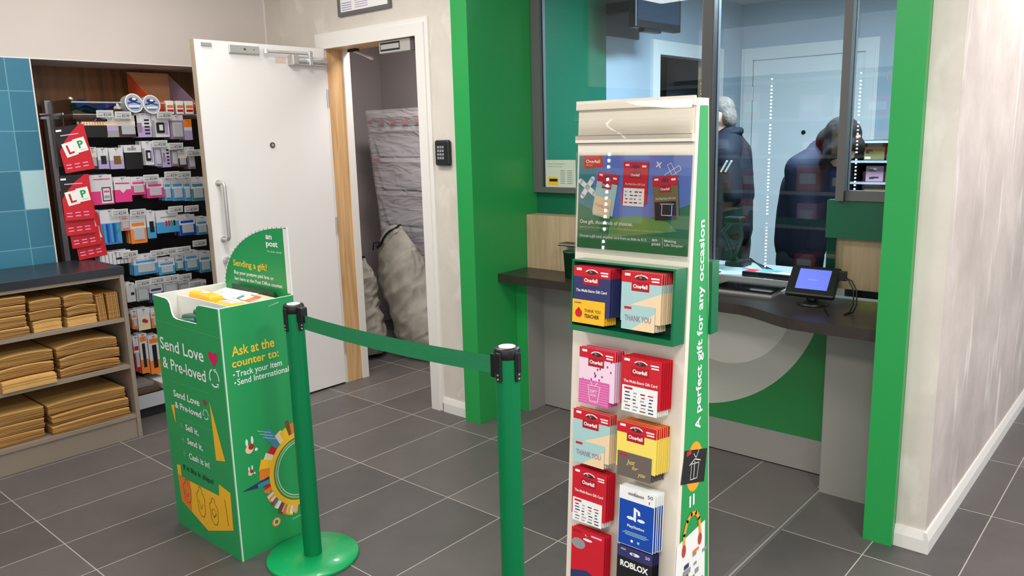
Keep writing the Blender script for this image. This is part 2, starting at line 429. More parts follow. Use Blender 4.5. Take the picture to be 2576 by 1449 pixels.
# ================================================================== THE SETTING
def tile_mat():
    m = bpy.data.materials.new('teal_wall_tile'); m.use_nodes = True; nt = m.node_tree; N = nt.nodes; L = nt.links; b = N['Principled BSDF']
    def mth(op, a, bb=None):
        n = N.new('ShaderNodeMath'); n.operation = op
        for i, v in enumerate((a, bb)):
            if isinstance(v, (int, float)): n.inputs[i].default_value = v
            elif v is not None: L.new(v, n.inputs[i])
        return n.outputs[0]
    tc = N.new('ShaderNodeTexCoord'); sx = N.new('ShaderNodeSeparateXYZ'); L.new(tc.outputs['Object'], sx.inputs[0])
    gy = mth('DIVIDE', mth('ADD', sx.outputs[1], 1.34+4), .2); gz = mth('DIVIDE', mth('SUBTRACT', sx.outputs[2], .0), .199)
    ey = mth('MULTIPLY', mth('ABSOLUTE', mth('SUBTRACT', mth('FRACT', gy), .5), None), .2)
    ez = mth('MULTIPLY', mth('ABSOLUTE', mth('SUBTRACT', mth('FRACT', gz), .5), None), .199)
    g = mth('MAXIMUM', mth('GREATER_THAN', ey, .1-.0022), mth('GREATER_THAN', ez, .0995-.0022))
    cv = N.new('ShaderNodeCombineXYZ'); L.new(mth('FLOOR', gy, None), cv.inputs[0]); L.new(mth('FLOOR', gz, None), cv.inputs[1])
    wn = N.new('ShaderNodeTexWhiteNoise'); wn.noise_dimensions = '2D'; L.new(cv.outputs[0], wn.inputs['Vector'])
    cr = N.new('ShaderNodeValToRGB'); L.new(wn.outputs['Value'], cr.inputs[0])
    cr.color_ramp.elements[0].color = (*lin((46, 110, 136)), 1); cr.color_ramp.elements[1].color = (*lin((58, 124, 150)), 1)
    mx = N.new('ShaderNodeMix'); mx.data_type = 'RGBA'; mx.inputs[7].default_value = (*lin((104, 166, 180)), 1)
    L.new(cr.outputs[0], mx.inputs[6]); L.new(g, mx.inputs[0]); L.new(mx.outputs[2], b.inputs['Base Color'])
    b.inputs['Roughness'].default_value = .3
    return m
TEAL = tile_mat()

struct('floor')(MB().box(-3.2, 5.5, -5.2, 6.5, -.1, 0, FLOOR))
struct('ceiling')(MB().box(-3.2, 5.5, -5.2, .12, 2.7, 2.8, CEIL).box(2.266, 5.5, .12, 6.5, 2.7, 2.8, CEIL))
struct('trim_1', 'metal expansion strip let into the floor')(MB().box(1.7795, 1.7925, -3.2, .44, 0, .0012, ALU).box(1.7925, 1.7985, -3.2, .44, 0, .0012, mat('strip_highlight', (150, 147, 140), .45)).box(1.7985, 1.806, -3.2, .44, 0, .0012, ALU))  # pale middle line is a highlight painted into the metal strip
# left wall: bulkhead over the tiled pier and over the product recess
struct('wall_left')(MB().box(-2.15, -1.685, -4.6, .155, 1.952, 2.7, WALLP).box(-1.687, -1.6835, -4.6, .155, 1.952, 1.958, WHITEB))
wt = MB().box(-2.15, -1.68, -4.6, -1.2265, 0, 1.952, TEAL).box(-1.6805, -1.6785, -1.338, -1.2275, 1.196, 1.391, mat('pale_tile', (172, 206, 212), .3)).box(-1.682, -1.678, -1.2275, -1.2215, 0, 1.952, WHITEB)
struct('wall_left_tiled')(wt)
struct('wall_recess')(MB().box(-2.15, -2.05, -1.2265, .155, 0, 1.952, BROWNW).box(-2.05, -1.69, .06, .155, 0, 1.952, BROWNW).box(-2.05, -1.69, -1.2265, -1.2225, 0, 1.952, BROWNW))
# wall with the open door
struct('wall_front')(MB().box(-2.15, -1.091, .155, .315, 0, 2.7, PLASTER_EDGE).box(-1.688, -1.676, .149, .155, 0, 2.7, WHITEB).box(-1.091, -.26, .155, .315, 2.05, 2.7, PLASTER_EDGE).box(-.26, 0, .155, .315, 0, 2.7, PLASTER_EDGE))
struct('trim_2', 'bare timber door lining')(MB().box(-1.093, -1.071, .1555, .315, 0, 2.03, PINE).box(-.28, -.258, .1555, .315, 0, 2.03, PINE).box(-1.093, -.258, .1555, .315, 2.03, 2.052, wood_mat('bare_pine_head', (190, 146, 96), (222, 182, 132), 0, 2.2, .55)).box(-1.071, -1.061, .268, .315, 0, 2.03, WHITEB))
def architrave(mb, inner_l, inner_r, top, y, w, m, t=.02, s=-1):
    F = Frame((0, y, 0), (1, 0, 0), (0, 0, 1))
    def leg(pts, c): mb.prism(F, pts, 0, c, m)
    for c, k in ((t, 0), (t*.55, 1)):
        a, b2 = (0, w*.72) if k == 0 else (w*.72, w)
        leg([(inner_l-a, 0), (inner_l-b2, 0), (inner_l-b2, top+b2), (inner_l-a, top+a)], c)
        leg([(inner_r+a, 0), (inner_r+b2, 0), (inner_r+b2, top+b2), (inner_r+a, top+a)], c)
        leg([(inner_l-a, top+a), (inner_l-b2, top+b2), (inner_r+b2, top+b2), (inner_r+a, top+a)], c)
    return mb
struct('trim_3', 'white moulded architrave of the open doorway')(architrave(MB(), -1.072, -.282, 2.03, .155, .088, WHITEB))
def skirt(mb, F, a0, a1, h=.08, t=.016):
    return mb.prism(F, [(0, 0), (t, 0), (t, h*.62), (t*.45, h), (0, h)], a0, a1, WHITEB)
struct('baseboard_front')(skirt(MB(), Frame((0, .155, 0), (0, -1, 0), (0, 0, 1)), .0, .194).box(-.194, -.19, .139, .155, 0, .05, WHITEB))
struct('baseboard_right')(skirt(skirt(MB(), Frame((2.266, 0, 0), (1, 0, 0), (0, 0, 1)), -6, -.139), Frame((0, .155, 0), (0, -1, 0), (0, 0, 1)), -2.266, -2.166))
# green portal around the counter
struct('pillar_left', 'green pilaster left of the counter')(MB().box(0, .11, .12, .64, 0, 2.7, GREEN))
struct('pillar_right', 'green pilaster right of the counter')(MB().box(2.065, 2.1655, .12, .66, 0, 2.7, GREEN))
struct('wall_fascia')(MB().box(0, 2.1655, .115, .64, 2.42, 2.7, GREEN))
struct('wall_right')(MB().box(2.166, 2.266, .1555, 6.5, 0, 2.7, PLASTER).box(2.166, 2.2655, .155, .158, 0, 2.7, PLASTER_EDGE))
# store room behind the open door
struct('wall_store')(MB().box(-2.3, -2.2, .315, 1.6, 0, 2.4, STOREW).box(-2.2, .0, 1.5, 1.6, 0, 2.4, STOREW).box(-.04, 0, .315, 1.5, 0, 2.4, STOREW))
struct('ceiling_store')(MB().box(-2.3, .0, .315, 1.6, 2.4, 2.5, CEIL))
# back office
OPN = (1.975, 2.80)
wo = MB().box(.0, .11, .64, 1.311, 0, 2.45, GREEND)
wo.box(.0, .07, 1.311, OPN[0], 0, 2.45, OFFW).box(.0, .07, OPN[1], 3.246, 0, 2.45, OFFW).box(.0, .07, OPN[0], OPN[1], 2.01, 2.45, OFFW)
struct('wall_office_left')(wo)
struct('wall_office_back')(MB().box(-.6, .155, 3.246, 3.35, 0, 2.45, OFFW).box(1.002, 2.166, 3.246, 3.35, 0, 2.45, OFFW).box(.155, 1.002, 3.246, 3.35, 2.035, 2.45, OFFW))
struct('ceiling_office')(MB().box(-.6, 2.166, .66, 3.35, 2.45, 2.5, CEIL))
struct('wall_office_lobby')(MB().box(-.62, -.6, 1.7, 3.35, 0, 2.45, mat('lobby_brown', (92, 76, 68), .7)).box(-.6, 0, 1.68, 1.7, 0, 2.45, STOREW))
fx = Frame((.07, 0, 0), (0, 1, 0), (0, 0, 1))
mb = MB()
for a in ((OPN[0]-.09, OPN[0], 0, 2.1), (OPN[1], OPN[1]+.09, 0, 2.1), (OPN[0], OPN[1], 2.01, 2.1)): mb.box(.07, .09, a[0], a[1], a[2], a[3], WHITEB)
struct('trim_4', 'white architrave on the side wall of the office')(mb)
struct('trim_5', 'timber lining of the office doorway')(MB().box(-.06, .07, OPN[1]-.022, OPN[1], 0, 2.01, PINE).box(-.0, .07, OPN[0], OPN[0]+.02, 0, 2.01, PINE))
struct('trim_6', 'white architrave of the office back door')(architrave(MB(), .16, .997, 2.03, 3.246, .09, WHITEB))

def root_struct(name, loc, label):
    o = bpy.data.objects.new(name, None); COL.objects.link(o); o.location = loc; o['kind'] = 'structure'; o['label'] = label; return o
# open door leaf, swung out against the room
d1 = root_struct('door_1', (-1.06, .13, 0), 'white flush door standing wide open')
FD = Frame((-1.06, 0, 0), (0, 1, 0), (0, 0, 1))
MB().box(-.662, .13, .012, 2.03, -.004, 0, DOORW, FD).box(-.664, .132, .010, 2.032, -.044, -.004, DOORE, FD).build('leaf', d1)
h = MB(); pts = [FD.p(-.607, 1.3, 0), FD.p(-.607, 1.3, .045)]
for i in range(1, 6): a = R(90*i/5); pts.append(FD.p(-.607, 1.3-.02*(1-math.cos(a)), .045+.02*math.sin(a)))
for i in range(6): a = R(90*i/5); pts.append(FD.p(-.607, 1.0+.02-.02*math.sin(a), .065-.02*(1-math.cos(a))))
pts += [FD.p(-.607, 1.0, 0)]
h.tube(pts, .0095, STEEL, 12).cyl(FD.p(-.607, 1.3, 0), FD.p(-.607, 1.3, .006), .016, STEEL).cyl(FD.p(-.607, 1.0, 0), FD.p(-.607, 1.0, .006), .016, STEEL).build('pull_handle', d1)
MB().cyl(FD.p(-.6, .884, 0), FD.p(-.6, .884, .022), .021, STEEL).cyl(FD.p(-.6, .884, .022), FD.p(-.6, .884, .026), .017, STEEL).box(-.604, -.596, .874, .894, .026, .0268, BLACKP, FD).build('lock_cylinder', d1)
MB().cyl(FD.p(-.261, 1.489, 0), FD.p(-.261, 1.489, .006), .0155, ALUD).cyl(FD.p(-.261, 1.489, .006), FD.p(-.261, 1.489, .0068), .0075, STEEL).build('door_viewer', d1)
MB().bbox(-.478, -.302, 1.972, 2.014, 0, .016, STEEL, .003, FD).cyl(FD.p(-.39, 1.995, .016), FD.p(-.39, 1.995, .018), .006, ALUD).cyl(FD.p(-.335, 1.995, .016), FD.p(-.335, 1.995, .018), .003, ALUD).build('armature_plate', d1)
MB().box(-.63, -.572, 2.0, 2.016, 0, .008, STEEL, FD).build('alarm_contact', d1)
cl = MB(); cl.cyl(FD.p(-.09, 1.952, .03), FD.p(.112, 1.952, .03), .024, CHROME).bbox(-.122, -.08, 1.924, 1.982, 0, .056, STEEL, .006, FD).box(-.1, .11, 1.934, 1.97, 0, .03, STEEL, FD)
cl.build('closer_body', d1)
MB().tube([FD.p(-.272, 1.99, .03), FD.p(-.005, 1.99, .05)], .0085, CHROME).cyl(FD.p(-.272, 1.978, .03), FD.p(-.272, 2.002, .03), .013, CHROME).bbox(-.018, .006, 1.925, 2.004, .05, .066, CHROME, .004, FD).build('closer_arm', d1)
MB().box(-.2, -.13, 1.934, 1.968, 0, .0006, mat('paint_patch_pink', (226, 198, 186), .6), FD).build('bare_patch', d1)
for z in (.25, 1.0, 1.75): MB().cyl((-1.062, .138, z-.05), (-1.062, .138, z+.05), .007, STEEL).build('hinge', d1)
# office doors
d2 = root_struct('door_2', (.58, 3.25, 0), 'white door closed in the office back wall')
MB().box(.16, .997, 3.256, 3.3, .01, 2.03, WHITE).build('leaf', d2)
MB().cyl((.572, 3.256, 1.475), (.572, 3.25, 1.475), .016, BLACKP).build('door_viewer', d2)
for z in (.4, 1.05, 1.78): MB().cyl((.158, 3.25, z-.05), (.158, 3.25, z+.05), .008, STEEL).build('hinge', d2)

# counter screen: aluminium frame and three panes
w1 = root_struct('window_1', (1.0, .64, 1.2), 'glazed security screen over the counter')
MB().box(.112, .172, .6, .65, 1.2, 2.42, ALU).box(.172, 1.125, .6, .65, 1.2, 1.228, ALU).build('window_frame', w1)
MB().box(1.12, 1.178, .585, .65, .8, 2.42, ALU).box(1.124, 1.174, .583, .585, .8, 2.42, ALUD).build('mullion', w1)
MB().box(1.742, 1.775, .58, .65, 1.21, 2.42, ALU).build('mullion', w1)
MB().box(1.775, 2.065, .6, .65, 1.21, 1.25, ALU).build('window_frame', w1)
MB().box(.172, 1.12, .618, .628, 1.228, 2.42, GLASS).build('glass_pane', w1)
MB().box(1.178, 1.742, .618, .628, .845, 2.42, GLASS).build('glass_pane', w1)
MB().box(1.775, 2.065, .618, .628, 1.25, 2.42, GLASS).build('glass_pane', w1)
FS = Frame((1.93, .617, 1.70), (1, 0, 0), (0, 0, 1))
MB().ring(FS, 0, 0, .012, .016, TAGW).ring(FS, 0, 0, .024, .027, TAGW).build('speech_ring_print', w1)
struct('wall_counter_left')(MB().box(.11, 1.12, .632, .66, 1.085, 1.2, GREEND).box(.11, 1.12, .632, .66, .795, 1.085, GREEND))
struct('wall_counter_right')(MB().box(1.70, 2.065, .61, .66, 1.052, 1.21, GREEND).box(1.70, 1.735, .63, .66, .832, 1.052, GREEND).box(1.735, 2.065, .645, .66, .832, 1.052, OAKV))

# ================================================================== LAMPS ABOVE THE SHOP
def ceiling_lamp(name, x, y, z, label, cat='ceiling light', group=None):
    t = thing(name, (x, y, z), label, cat, group)
    MB().box(x-.3, x+.3, y-.3, y+.3, z-.012, z, WHITE).build('housing', t)
    MB().box(x-.28, x+.28, y-.28, y+.28, z-.016, z-.0121, mat('lamp_diffuser', (255, 250, 242), .5, emit=2.4)).build('diffuser', t)
    return t
for (x, y) in PANELS: ceiling_lamp('ceiling_light', x, y, 2.699, 'square white light panel set in the shop ceiling', group='light panels in the shop ceiling')
ceiling_lamp('ceiling_light', 1.45, 1.25, 2.449, 'square light panel in the ceiling of the back office')
ceiling_lamp('ceiling_light', -.85, .65, 2.399, 'added unseen square light panel in the ceiling of the store room')  # panel added to go with the extra store room lamp, out of view

# ================================================================== CARDBOARD DISPLAY BIN
X0, X1, Y0, Y1, ZT = -.112, .374, -1.436, -1.135, .944
bin_ = thing('display_bin', (.131, -1.286, 0), 'green printed cardboard display bin reading Send Love and Pre-loved, beside the open door', 'display bin')
FB = Frame((0, Y0, 0), (1, 0, 0), (0, 0, 1)); FR = Frame((X1, 0, 0), (0, 1, 0), (0, 0, 1))
# front panel with its scooped cut-out
cut = [(X0, 0), (X1, 0), (X1, ZT+.004), (.262, ZT+.002), (.241, ZT), (.222, .937), (.214, .915), (.212, .874), (.062, .871), (.04, .876), (.028, .888), (.023, .905), (.018, .925), (.006, .937), (-.012, .942), (X0, ZT)]
cut = cut[:6]+[(.214, .9)]+cut[7:]
mb = MB().prism(FB, cut, -.006, 0, GBOX, CARDW)
mb.build('front_panel', bin_)
MB().box(X1-.006, X1, Y0+.0062, Y1, 0, ZT+.003, GBOX).box(X1-.0055, X1-.0005, Y0+.0062, Y1, ZT+.003, ZT+.0042, CARDW).box(X1-.0085, X1-.0062, Y0+.0062, Y1, .5, ZT+.002, CARDW).build('side_panel', bin_)
MB().box(X0, X0+.006, Y0+.0062, Y1, 0, ZT, GBOX).box(X0, X0+.006, Y0+.0062, Y1, ZT, ZT+.0012, CARDW).box(X0+.0061, X0+.008, Y0+.0062, Y1, .5, ZT, CARDW).build('side_panel', bin_)
MB().line(FR, [(Y0+.001, 0), (Y0+.001, ZT+.003)], .003, mat('creased_card', (150, 206, 160), .6), .0004).line(FB, [(X1-.001, 0), (X1-.001, ZT+.003)], .002, mat('creased_card', (150, 206, 160), .6), .0004).build('card_crease', bin_)
MB().box(X0+.009, X1-.009, Y0+.0062, Y1, .70, .706, CARDW).build('tray_floor', bin_)
MB().box(X0+.009, X1-.009, -1.345, -1.341, .706, .93, CARDW).build('divider', bin_)
# header card: quarter ellipse
FH = Frame((0, Y1, 0), (1, 0, 0), (0, 0, 1))
hd = [(X0+.003, 0), (X1-.012, 0), (X1-.012, 1.197)]
rx, rz = X1-.012-(X0+.003), 1.197-.93
for i in range(1, 25): a = R(90-90*i/24); hd.append((X1-.012-rx*math.cos(a)*0-rx*(1-math.sin(a))*0-rx*math.cos(a), .93+rz*math.sin(a)))
MB().prism(FH, hd, -.008, 0, GBOX, CARDW).build('header_card', bin_)
hw = MB(); arc = [(X1-.012, 1.197)]+[(X1-.012-rx*math.cos(R(90-90*i/24)), .93+rz*math.sin(R(90-90*i/24))) for i in range(1, 25)]
hw.line(FH, arc, .006, CARDW, .0006).poly(FH, [(X1-.034, .95), (X1-.012, .95), (X1-.012, 1.197), (X1-.034, 1.195)], CARDW, .0006)
hw.text(FH, 'an', .222, 1.148, .021, WHT, .042, bold=.03).text(FH, 'post', .222, 1.121, .021, WHT, .078, bold=.03).text(FH, 'For your world', .226, 1.098, .007, WHT, .096)
hw.text(FH, 'Sending a gift?', -.03, 1.024, .024, YELT, .245, bold=.015)
hw.text(FH, 'Buy your postage paid box or', -.03, .991, .0135, WHT, .285, bold=.02).text(FH, 'bag here at the Post Office counter.', -.03, .966, .0135, WHT, .345, bold=.02)
hw.build('header_print', bin_)
# front print
p = MB(); c1 = .0008; c2 = .0014
p.text(FB, 'Send Love', -.092, .737, .046, WHT, .332, bold=.012).text(FB, '& Pre-loved', -.088, .662, .043, WHT, .33, bold=.012)
def heart(mb, F, cx, cy, s, m, c=.0009):
    pts = []
    for i in range(30): t = 2*PI*i/30; pts.append((cx+s*16*math.sin(t)**3/17, cy+s*(13*math.cos(t)-5*math.cos(2*t)-2*math.cos(3*t)-math.cos(4*t))/17))
    return mb.poly(F, pts, m, c)
def recycle(mb, F, cx, cy, r, m, w):
    for k in range(3):
        a0 = 90+120*k; mb.ring(F, cx, cy, r-w/2, r+w/2, m, .0009, a0+18, a0+102, 10)
        a = R(a0+112); b = R(a0+96)
        mb.poly(F, [(cx+(r-w*1.5)*math.cos(b), cy+(r-w*1.5)*math.sin(b)), (cx+(r+w*1.5)*math.cos(b), cy+(r+w*1.5)*math.sin(b)), (cx+r*math.cos(R(a0+122)), cy+r*math.sin(R(a0+122)))], m, .0009)
    return mb
CRIM = mat('print_crimson', (214, 28, 90), .4)
heart(p, FB, .308, .762, .034, CRIM); recycle(p, FB, .303, .688, .032, WHT, .006)
p.text(FB, 'Send Love', -.027, .556, .026, WHT, .2, bold=.02).text(FB, '& Pre-loved', -.024, .511, .024, WHT, .202, bold=.02)
heart(p, FB, .213, .578, .016, mat('print_dull_red', (160, 62, 68), .4)); recycle(p, FB, .213, .533, .019, WHT, .003)
GLN = mat('print_fine_green', (120, 182, 138), .5)
for zz in (.474, .412, .352, .289): p.line(FB, [(-.008, zz-.004), (.245, zz+.004)], .0012, GLN)
p.line(FB, [(X0+.004, .845), (X1-.004, .845)], .0012, GLN); p.line(FB, [(-.06, .615), (.26, .622)], .0011, GLN)
p.text(FB, 'Sell it,', .042, .434, .023, WHT, .1, bold=.02).text(FB, 'Send it,', .045, .379, .023, WHT, .118, bold=.02).text(FB, 'Cash it in!', .046, .319, .023, WHT, .156, bold=.02)
for zz in (.444, .387, .33): p.ring(FB, .01, zz, .009, .0115, GLN, n=14); p.quad(FB, .004, zz-.003, .016, zz+.003, GLN)
p.poly(FB, [(-.059, .513), (-.031, .519), (-.036, .441)], YEL).poly(FB, [(.25, .59), (.256, .365), (.322, .378)], YEL)
p.text(FB, 'If it fits it ships!', -.014, .259, .021, DGREEN, .232, bold=.015)
p.poly(FB, [(-.068, .263), (-.036, .27), (-.036, .219), (.251, .224), (.258, .272), (.336, .26), (.336, .235), (.332, .111), (.138, .046), (-.058, .114)], YEL)
p.poly(FB, [(-.064, .225), (.03, .22), (.02, .09), (-.056, .114)], ORANGE, .0011)
INK = mat('print_ink', (112, 84, 40), .5)
for cx, cz, hh in ((.0, .165, .07), (.105, .15, .09), (.2, .14, .078)):
    p.line(FB, [(cx-.03, cz+hh*.35), (cx-.024, cz-hh*.4), (cx-.008, cz-hh*.62), (cx+.012, cz-hh*.6), (cx+.026, cz-hh*.35), (cx+.03, cz+hh*.3), (cx+.012, cz+hh*.55), (cx+.008, cz+hh*.75), (cx-.008, cz+hh*.75), (cx-.012, cz+hh*.55)], .0025, INK, .0016, True)
    p.line(FB, [(cx-.018, cz+hh*.1), (cx-.004, cz-hh*.3), (cx+.014, cz)], .002, INK, .0016)
p.ring(FB, .2, .14, .014, .016, INK, .0016, n=16)
p.line(FB, [(.29, .22), (.3, .12)], .003, INK, .0016)
p.build('front_print', bin_)
# right-hand print: words and a round skyline vignette
p = MB()
p.text(FR, 'Ask at the', -1.401, .772, .034, YELT, .17, bold=.02).text(FR, 'counter to:', -1.404, .731, .028, YELT, .188, bold=.02)
p.disc(FR, -1.400, .704, .0035, WHT, n=10).text(FR, 'Track your item', -1.392, .694, .022, WHT, .186, bold=.012)
p.disc(FR, -1.398, .674, .0035, WHT, n=10).text(FR, 'Send Internationally', -1.39, .664, .022, WHT, .232, bold=.012)
p.build('side_lettering', bin_); p = MB()
CX, CZ = -1.165, .275
RY = .128
for r0, r1, m_, c_ in ((.112, .134, YEL, .001), (.103, .109, mat('print_sage', (150, 190, 120), .5), .001), (.096, .0985, WHT, .001), (.112, .1145, BROWNP, .0013)):
    lim = math.degrees(math.acos((-1.1365-CX)/r1)); p.ring(FR, CX, CZ, r0, r1, m_, c_, lim, 360-lim, 40, 1.1)
rng = random.Random(4)
pal = [RED, ORANGE, PEACH, PEACH, STEELB, WHT, BROWNP, ORANGE, YEL, PINK]
VC = [.0014]
def vign(ang, w, h, m, tip=False, off=.0):
    a = R(ang); ca, sa = math.cos(a), math.sin(a); r0 = .133
    def q(t, r): return (CX+(r0+r)*ca-t*sa, CZ+1.1*((r0+r)*sa+t*ca))
    pts = [q(-w/2, 0), q(w/2, 0), q(w/2, h), q(-w/2, h)] if not tip else [q(-w/2, 0), q(w/2, 0), q(0, h)]
    VC[0] += .00003; p.poly(FR, pts, m, VC[0])
vign(128, .034, .085, STEELB); vign(119, .03, .04, PEACH); vign(112, .03, .034, YEL); vign(103, .016, .055, BROWNP); vign(97, .02, .038, ORANGE)
vign(141, .036, .028, RED); vign(151, .034, .036, PEACH); vign(160, .04, .045, YEL); vign(171, .038, .042, ORANGE); vign(182, .032, .115, NAVY, True); vign(183, .016, .05, STEELB)
for k, a in enumerate(range(192, 262, 7)): vign(a, .026, .02+.02*rng.random(), pal[k % len(pal)]); vign(a+2, .012, .03, pal[(k*3+1) % len(pal)])
for zz in (.44, .425, .41): p.line(FR, [(CX-.135-.03+(.44-zz)*.6, zz+.034), (CX-.112+(.44-zz)*.6, zz+.012)], .0012, WHT, .0016)
for (a, b, k) in ((-1.368, .415, 1.0), (-1.372, .325, .6)):
    p.disc(FR, a, b, .016*k, PEACH, .001).disc(FR, a+.008*k, b+.008*k, .011*k, RED, .0012).disc(FR, a-.008*k, b+.028*k, .005*k, WHT, .001, .014*k).disc(FR, a+.014*k, b+.032*k, .005*k, WHT, .001, .015*k).disc(FR, a+.027*k, b-.008*k, .006*k, WHT, .001)
p.ring(FR, -1.285, .098, .008, .014, PEACH, .0014).ring(FR, -1.285, .098, .014, .019, ORANGE, .001)
p.line(FR, [(-1.215, .082), (-1.17, .084)], .006, mat('print_mint', (110, 200, 150), .5))
p.build('skyline_print', bin_)

def loose(mb, name, loc, label, cat, group=None):
    o = mb.build(name, origin=loc); return tag(o, label, cat, group)
# what stands in the bin
def pouch(c, w, d, h, m, tilt, seed):
    def fn(u, v):
        a = 2*PI*u; k = (1-abs(2*v-1)**6)**.5 if 0 < v < 1 else 0
        x = w/2*math.copysign(abs(math.cos(a))**.5, math.cos(a))*(.3+.7*k if 0 < v < 1 else .0); y = d/2*math.copysign(abs(math.sin(a))**.7, math.sin(a))*k
        q = Vector((x, y, h*(v-.5))); q.z += .004*noise.noise(Vector((x*20+seed, y*20, v*3)))
        return Vector(c)+Matrix.Rotation(tilt, 3, 'Y') @ q
    return fn
GBAG = mat('dark_green_bag', (44, 96, 76), .4, var=.15, scale=30)
for i, (x, y, z, t) in enumerate(((.075, -1.41, .86, 1.42), (.12, -1.39, .876, 1.5), (.15, -1.365, .895, 1.5))):
    loose(MB().grid(pouch((x, y, z), .026, .045, .17 if i < 2 else .14, GBAG, t, i*7), 24, 14, GBAG, True), 'postal_bag', (x, y, z-.012),
          ['dark green rolled postal bag lowest in the cut-out of the display bin', 'dark green rolled postal bag in the middle of the display bin cut-out', 'dark green rolled postal bag on top inside the display bin cut-out'][i], 'bag', 'green bags in the display bin')
MB_ = MB().bbox(-.19, .19, -.008, .008, -.11, .11, CARDW, .006)
def slab(name, c, w, d, h, m, rx, rz, label, cat, deco=None, group=None, bev=.006):
    mb = MB().bbox(-w/2, w/2, -d/2, d/2, 0, h, m, bev)
    if deco: deco(mb)
    o = mb.build(name); o.location = c; o.rotation_euler = (rx, 0, rz); return tag(o, label, cat, group)
def deco_y(mb):
    F = Frame((0, 0, .0401), (1, 0, 0), (0, 1, 0)); mb.quad(F, -.07, -.012, .02, .012, WHT).text(F, 'post', -.06, -.006, .012, DGREEN, .05)
slab('padded_envelope', (-.01, -1.275, .897), .2, .06, .04, YEL, 0, -.10, 'yellow padded envelope at the left behind the display bin divider', 'envelope', deco_y, bev=.012)
slab('padded_envelope', (.235, -1.305, .891), .15, .055, .04, YEL, 0, .06, 'yellow padded envelope at the right behind the display bin divider', 'envelope', deco_y, bev=.012)
def deco_m(cols):
    def f(mb):
        F = Frame((0, 0, .0101), (1, 0, 0), (0, 1, 0)); g = random.Random(len(cols))
        for k in range(9): x = -.12+.24*g.random(); mb.quad(F, x, -.03, x+.012+.03*g.random(), -.012+.04*g.random(), cols[k % len(cols)], .0008+.0002*k)
    return f
slab('gift_box', (.06, -1.2, .917), .24, .085, .01, WHT, .2, .03, 'white patterned flat gift box at the back of the display bin', 'box', deco_m([PEACH, GREYT, TEALP, WHT]), bev=.003)
slab('gift_box', (.27, -1.205, .917), .16, .085, .01, PEACH, .2, -.05, 'peach patterned flat gift box at the back right corner of the display bin', 'box', deco_m([PINK, WHT, ORANGE]), bev=.003)
slab('gift_box', (.13, -1.154, .891), .3, .01, .062, DGREEN, .0, .0, 'dark green gift box standing against the header card of the display bin', 'box', deco_m([WHT, GREYT]), bev=.003)
MB().box(X0+.012, X1-.012, -1.338, -1.145, .706, .889, CARDW).build('inner_riser', bin_)

# ================================================================== BELT BARRIER
def barrier(loc, label, belt_to=None, head_rot=0):
    x, y = loc; t = thing('barrier_post', (x, y, 0), label, 'barrier post', 'belt barrier posts')
    MB().lathe((x, y, 0), [(0, 0), (.165, 0), (.166, .002), (.166, .010), (.163, .013), (.05, .016), (0, .016)], GBASE, 64).build('base', t)
    MB().cyl((x, y, .014), (x, y, .945), .0325, GPOST, n=40).build('pole', t)
    MB().lathe((x, y, 0), [(.0326, .925), (.0345, .927), (.0355, .94), (.0355, .951), (.033, .955), (0, .955)], BLACKP, 40).build('cap', t)
    MB().cyl((x, y, .9545), (x, y, .957), .023, mat('pale_cap', (226, 226, 224), .3), n=32).build('cap_plate', t)
    for k in range(4):
        a = head_rot+k*PI/2; F = Frame((x+.0315*math.cos(a), y+.0315*math.sin(a), 0), (-math.sin(a), math.cos(a), 0), (0, 0, 1))
        c = MB().bbox(-.009, .009, .865, .945, .0, .008, BLACKP, .003, F).cyl(F.p(0, .873, .008), F.p(0, .873, .0095), .0032, STEEL, n=10).cyl(F.p(0, .885, .008), F.p(0, .885, .0095), .0028, STEEL, n=10)
        if k == 2 or belt_to is None: c.box(-.007, .007, .89, .94, .008, .011, BLACKP, F)
        c.build('belt_clip', t)
    if belt_to:
        d = Vector((belt_to[0]-x, belt_to[1]-y, 0)); ln = d.length; d.normalize(); F = Frame((x, y, 0), d, (0, 0, 1))
        MB().bbox(.03, .062, .895, .95, -.013, .013, BLACKP, .004, F).build('belt_housing', t)
        def fn(u, v): return F.p(.055+(ln-.105)*u, .872+.05*v-.012*math.sin(PI*u), .0012*math.sin(9*u))
        MB().grid(fn, 24, 4, GBELT).grid(lambda u, v: F.p(.055+(ln-.105)*u, .872+.05*v-.012*math.sin(PI*u), -.001+.0012*math.sin(9*u)), 24, 4, GBELT, flip=True).build('belt', t)
        MB().bbox(ln-.056, ln-.036, .862, .93, -.008, .008, BLACKP, .003, F).build('belt_end', t)
    return t
PA, PB = (.548, -1.25), (1.523, -1.238)
ang = math.atan2(PB[1]-PA[1], PB[0]-PA[0])
barrier(PA, 'green belt barrier post standing in front of the cardboard display bin', PB, ang)
barrier(PB, 'green belt barrier post in the middle of the floor that receives the belt', None, ang)

# ================================================================== GIFT CARD STAND
SX0, SX1 = 1.876, 2.15
def sfy(z): return -1.385-.0635*(1.571-z)
def sby(z): return -1.34+.0466*(1.571-z)
FF = Frame((0, sfy(0), 0), (1, 0, 0), (0, .0635, 1))
def fb(z): return z*math.sqrt(1+.0635**2)
FSD = Frame((SX1, 0, 0), (0, 1, 0), (0, 0, 1))
stand = thing('card_stand', (2.01, -1.37, 0), 'tall white gift card stand with green printed sides in front of the counter', 'display stand')
sp = [(sfy(0), 0), (sby(0), 0), (sby(1.571), 1.571), (sfy(1.571), 1.571)]
MB().prism(FSD, sp, -(SX1-SX0), 0, CREAM, CREAM).build('body', stand)
p = MB(); p.poly(FSD, [(sfy(0)+.02, .0), (sby(0)-.004, .0), (sby(1.56)-.003, 1.557), (sfy(1.56)+.011, 1.557)], GSTAND, .0006)
p.build('green_side', stand); p = MB()
